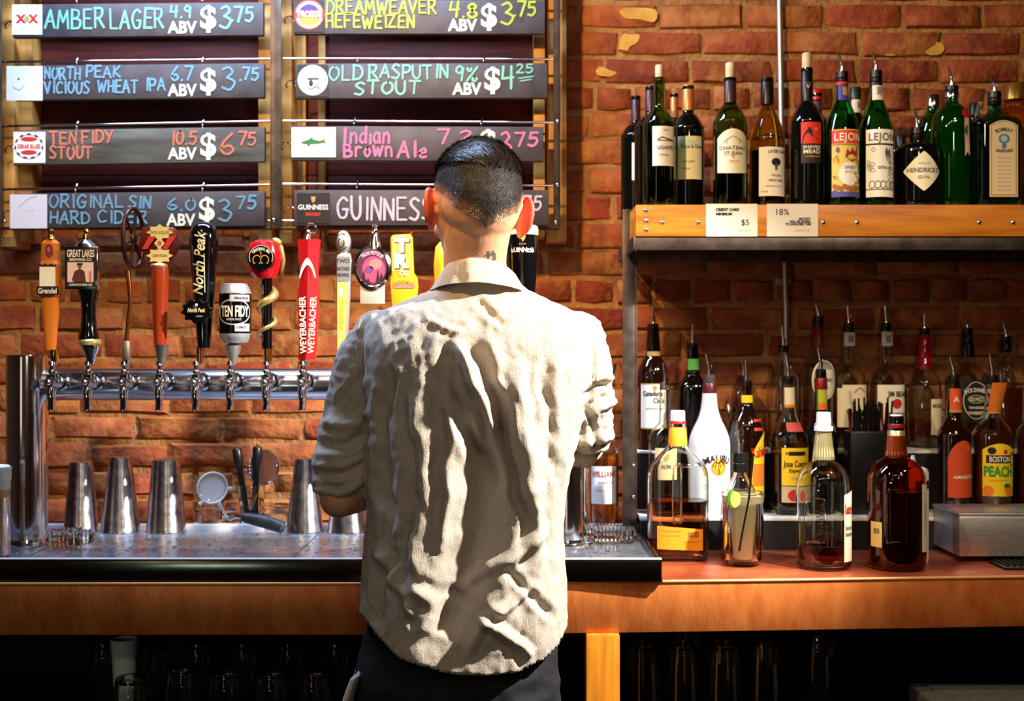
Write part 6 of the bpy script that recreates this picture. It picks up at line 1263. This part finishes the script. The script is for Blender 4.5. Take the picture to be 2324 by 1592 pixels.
folds = [  # (amplitude m, width px, polyline)
 (-.013, 17, [(1072, 775), (1108, 850), (1140, 930), (1152, 1010)]), (-.034, 50, [(1120, 960), (1104, 1080), (1090, 1200), (1062, 1290), (1034, 1380), (1005, 1450)]), (-.014, 15, [(1003, 790), (1014, 880), (1048, 960), (1088, 1035), (1112, 1090)]),
 (-.009, 13, [(978, 820), (992, 900), (1002, 990), (996, 1090), (1004, 1180)]), (-.009, 15, [(884, 850), (868, 960), (872, 1080), (892, 1180)]), (-.008, 13, [(1232, 815), (1240, 900), (1246, 1000), (1258, 1080)]), (-.011, 11, [(1142, 950), (1160, 1060), (1182, 1150), (1196, 1215)]),
 (-.009, 14, [(892, 1265), (862, 1340), (856, 1420)]), (.009, 14, [(1052, 1330), (1100, 1296), (1180, 1252), (1236, 1200)]), (.012, 13, [(1036, 780), (1076, 870), (1112, 960), (1134, 1040), (1150, 1130)]), (.012, 18, [(1172, 840), (1186, 980), (1206, 1120), (1212, 1300)]),
 (.010, 22, [(945, 880), (958, 1050), (950, 1200), (930, 1300)]), (.010, 14, [(926, 1332), (988, 1372), (960, 1440)]), (.010, 12, [(1086, 1400), (1150, 1440), (1204, 1494)]), (.009, 11, [(1058, 1486), (1100, 1412), (1160, 1370), (1216, 1330)]), (.009, 16, [(905, 960), (915, 1100), (905, 1230)]),
 (-.010, 12, [(1010, 1340), (1070, 1370), (1140, 1420)]), (-.007, 10, [(1150, 1290), (1200, 1340), (1250, 1400)]), (.008, 12, [(860, 1250), (905, 1330), (950, 1400)]), (-.004, 5, [(832, 715), (820, 800), (822, 880)]), (-.003, 5, [(1350, 735), (1344, 820), (1338, 900)]),
 (-.009, 12, [(822, 840), (796, 890), (762, 930)]), (-.010, 12, [(836, 985), (780, 1010), (722, 1006)]), (.008, 12, [(838, 930), (790, 965), (730, 960)]), (-.009, 10, [(832, 1050), (780, 1076), (712, 1072)]), (.006, 10, [(830, 1090), (770, 1120), (720, 1104)]), (-.012, 9, [(1398, 872), (1356, 878), (1330, 900)]),
 (.007, 12, [(1396, 905), (1350, 930), (1320, 960)]), (-.010, 7, [(1300, 1032), (1330, 1040), (1382, 1030)]), (.006, 10, [(1396, 985), (1350, 1000), (1310, 1006)]), (-.006, 8, [(1330, 930), (1346, 985), (1352, 1020)]), (-.005, 9, [(1080, 680), (1110, 712), (1140, 740)]), (.004, 9, [(960, 720), (1010, 745), (1060, 760)]),
 (-.008, 12, [(930, 1180), (918, 1250), (930, 1320)]), (.007, 10, [(1010, 1090), (1016, 1180), (1008, 1260)]), (.008, 10, [(1126, 850), (1160, 930), (1166, 1010)]), (-.007, 9, [(1060, 930), (1076, 1000), (1110, 1050)])]
d = np.zeros(len(v))
wob = fractal(v, (22, 5, 22), 7)
for A, wd, pts in folds:
    q, tt = seg_dist(px + wob * 12, py, smooth_poly(pts, 4)); q = q / wd; tp = np.clip(np.minimum(tt, 1 - tt) * 6 + .25, 0, 1)
    d += A * 1.15 * tp * (np.exp(-q * q) - .35 * np.exp(-((q - 1.7) ** 2) * 1.6)) * bk
r1 = 1 - np.abs(fractal(v, (26, 26, 11), 1)) * 2.4; r2 = 1 - np.abs(fractal(v, (52, 52, 30), 5)) * 2.4; r3 = fractal(v, (110, 110, 80), 2)
calm = 1 - .65 * sst(740, 670, py)
d += calm * (.0020 * (r1 - .4) + .0016 * (r2 - .4)) + .0007 * r3 + bk * .0008 * (1 - np.abs(fractal(np.stack([v[:, 0] + .35 * v[:, 2], v[:, 1], v[:, 2] * .5], 1), (42, 42, 42), 12)) * 3.2)
slv = sst(832, 800, px) + sst(1322, 1350, px)
d += slv * .0016 * (1 - np.abs(fractal(v, (24, 24, 70), 8)) * 2.6)
v = v + nn * d[:, None]
# tail hem, curved
hx = [780, 806, 824, 850, 900, 950, 1000, 1100, 1180, 1235, 1270, 1292, 1320]; hy = [1372, 1382, 1400, 1440, 1490, 1512, 1526, 1537, 1524, 1500, 1462, 1412, 1395]
s2 = F / np.where(v[:, 1] > 2.078, 4.156 - v[:, 1], v[:, 1]); pxh = CX + v[:, 0] * s2; pyh = CY + (CZ - v[:, 2]) * s2; hem = np.interp(pxh, hx, hy) + 2 * np.sin(pxh * .05)
low = pyh > hem + 1.0
tor = (v[:, 2] < Z(1200, SP))
setv(me, v); bm = bmesh.new(); bm.from_mesh(me); bm.verts.ensure_lookup_table()
# open the cuffs too
cutL = (v - np.array(PP(786, 1100, 2.148))) @ np.array(Vector((.30, .9, -.12)).normalized()); cutR = (v - np.array(PP(1330, 1012, 2.20))) @ np.array(Vector((-.2, .95, 0)).normalized())
inL = (px < 850) & (py > 950); inR = (px > 1290) & (py > 900)
kill = (low & tor) | (inL & (cutL > .018)) | (inR & (cutR > .006))
hv = {i: hem[i] for i in range(len(v)) if (not kill[i]) and tor[i] and pyh[i] > hem[i] - 8}
bmv = bm.verts; 
for i, h in hv.items():
    if any(kill[e.other_vert(bmv[i]).index] for e in bmv[i].link_edges): bmv[i].co.z = CZ - (h - CY) / s2[i]
bmesh.ops.delete(bm, geom=[bmv[i] for i in np.where(kill)[0]], context='VERTS'); bm.to_mesh(me); bm.free()
linen = mat('natural_linen', (208, 193, 176), .9, c2=(184, 168, 150), ns=70, stretch=(5, 5, 1.4), bump=.0016, bs=170, sheen=.25, contrast=(.3, .7))
shirt = as_child('shirt', me, linen, person); WL[shirt.name] = Vector((0, 0, 0))
so = shirt.modifiers.new('thick', 'SOLIDIFY'); so.thickness = .0016; so.offset = -1
shirt['label'] = 'rumpled pale linen shirt'
# rolled hem edge
hempts = []
for xx in range(826, 1290, 5):
    yb = 2.075 - .118 * max(0, 1 - abs((xx - 1055) / 232) ** 2.3) ** (1 / 2.3); sB = F / yb; hy_ = np.interp(CX + X(xx, SP) * sB, hx, hy); hempts.append((X(xx, SP), yb - .0, CZ - (hy_ - CY) / sB))
# collar
cc = PP(1086, 0, 2.100); rows = [(.060, .058, Z(655, 1300), .030), (.0595, .0575, Z(600, 1310), .030), (.0585, .057, Z(588, 1318), .034), (.0625, .061, Z(585, 1320), .034), (.0665, .065, Z(590, 1320), .034), (.078, .072, Z(618, 1325), .030), (.0895, .0805, Z(640, 1335), .026), (.0885, .079, Z(641, 1335), .026), (.076, .070, Z(620, 1325), .030), (.063, .062, Z(598, 1320), .034)]
mc = MB(); n = 64; vs = []
for rx, ry, z, drop in rows:
    for k in range(n):
        q = -PI / 2 + 2 * PI * k / n; bkk = (1 + math.cos(q + PI / 2)) / 2
        wv = .0016 * math.sin(q * 9 + z * 60) + .001 * math.sin(q * 17)
        vs.append((cc.x + (rx + wv) * math.cos(q) + (.002 if rx > .08 else 0), cc.y + (ry + wv) * math.sin(q), z - drop * (1 - bkk) * 1.35 + .010 * (-math.cos(q) if False else 0) - .006 * math.cos(q) * (1 if math.cos(q) > 0 else .2)))
mc.add(vs, [(i * n + k, i * n + (k + 1) % n, (i + 1) * n + (k + 1) % n, (i + 1) * n + k) for i in range(len(rows) - 1) for k in range(n)])
co = mc.build('collar', linen, shirt, ang=60)
def cuff(c, axis, r, ln, name='cuff'):
    axis = axis.normalized(); a = axis.cross(Vector((0, 0, 1))).normalized(); b = axis.cross(a); m_ = MB(); n = 40; vs = []
    for rr, tt in ((r - .004, 0), (r, .0), (r + .003, ln * .2), (r + .002, ln * .5), (r + .0045, ln * .8), (r + .001, ln), (r - .004, ln)):
        for k in range(n):
            q = 2 * PI * k / n; w_ = 1 + .03 * math.sin(q * 5 + tt * 90) + .02 * math.sin(q * 11); vs.append(c + axis * (tt + .002 * math.sin(q * 3)) + (a * math.cos(q) + b * math.sin(q)) * rr * w_)
    m_.add(vs, [(i * n + k, i * n + (k + 1) % n, (i + 1) * n + (k + 1) % n, (i + 1) * n + k) for i in range(6) for k in range(n)]); m_.build(name, linen, shirt)
cuff(PP(784, 1098, 2.128), Vector((.42, .85, .05)), .050, .045); cuff(PP(1331, 1013, 2.185), Vector((-.3, .95, -.03)), .045, .04)

# trousers and shoes
tb = MB(); loft(tb, [(Z(p, SP), X(a, SP), X(b, SP), yc, hd) for p, a, b, yc, hd in ((1700, 812, 1268, 2.08, .108), (1600, 806, 1270, 2.078, .112), (1520, 810, 1266, 2.078, .100), (1440, 830, 1258, 2.085, .080), (1390, 846, 1248, 2.095, .066))], 56, 2.4)
for sx, cx in ((-1, 925), (1, 1152)): limb(tb, [PP(cx, 1640, 2.08), PP(cx, 1760, 2.085), Vector((X(cx, SP) + sx * .005, 2.10, .47)), Vector((X(cx, SP) + sx * .01, 2.085, .07))], [.095, .088, .068, .058], 24)
me = remesh(tb, .006, .5, 6); v, nn = vn(me)
d = .004 * (1 - np.abs(fractal(v, (16, 16, 22), 4)) * 2.4) + .0015 * fractal(v, (60, 60, 60), 4)
v = v + nn * d[:, None]; v[:, 2] = np.maximum(v[:, 2], .03); setv(me, v)
denim = mat('black_denim', (24, 24, 28), .85, c2=(14, 14, 17), ns=60, bump=.0004, bs=500)
as_child('trousers', me, denim, person)['label'] = 'black trousers'
for sx, cx in ((-1, 925), (1, 1152)):
    x = X(cx, SP) + sx * .012; m_ = MB(); m_.ball((x, 2.07, .05), (.04, .05, .05), 20); m_.ball((x, 2.16, .035), (.048, .095, .034), 20); m_.box(x - .045, x + .045, 2.03, 2.25, 0, .018)
    me = remesh(m_, .005, .5, 4); as_child('shoe', me, black_p, person)
t = thing('bar_towel', 'white terry towel edge hanging at the bartender\'s left hip', 'towel', PP(806, 1512, 2.06))
m_ = MB(); vs = []; nr = 60
for j in range(nr + 1):
    u = j / nr; z = Z(1512 + 210 * u, SP)
    for k in range(9):
        q = k / 8; x = X(797 + (20 * u if 0 else 0) + 5 * math.cos(u * 9) + 12 * (1 - u) ** 6, SP) + .018 * math.sin(q * PI) * .5 + R.uniform(-.0008, .0008); vs.append((x, 2.0 + .12 * q, z + R.uniform(-.001, .001)))
m_.add(vs, [(j * 9 + k, j * 9 + k + 1, (j + 1) * 9 + k + 1, (j + 1) * 9 + k) for j in range(nr) for k in range(8)])
o = m_.build('cloth', mat('terry_cloth', (238, 236, 230), .95, bump=.002, bs=500), t); q = o.modifiers.new('t', 'SOLIDIFY'); q.thickness = .007; q.offset = 0
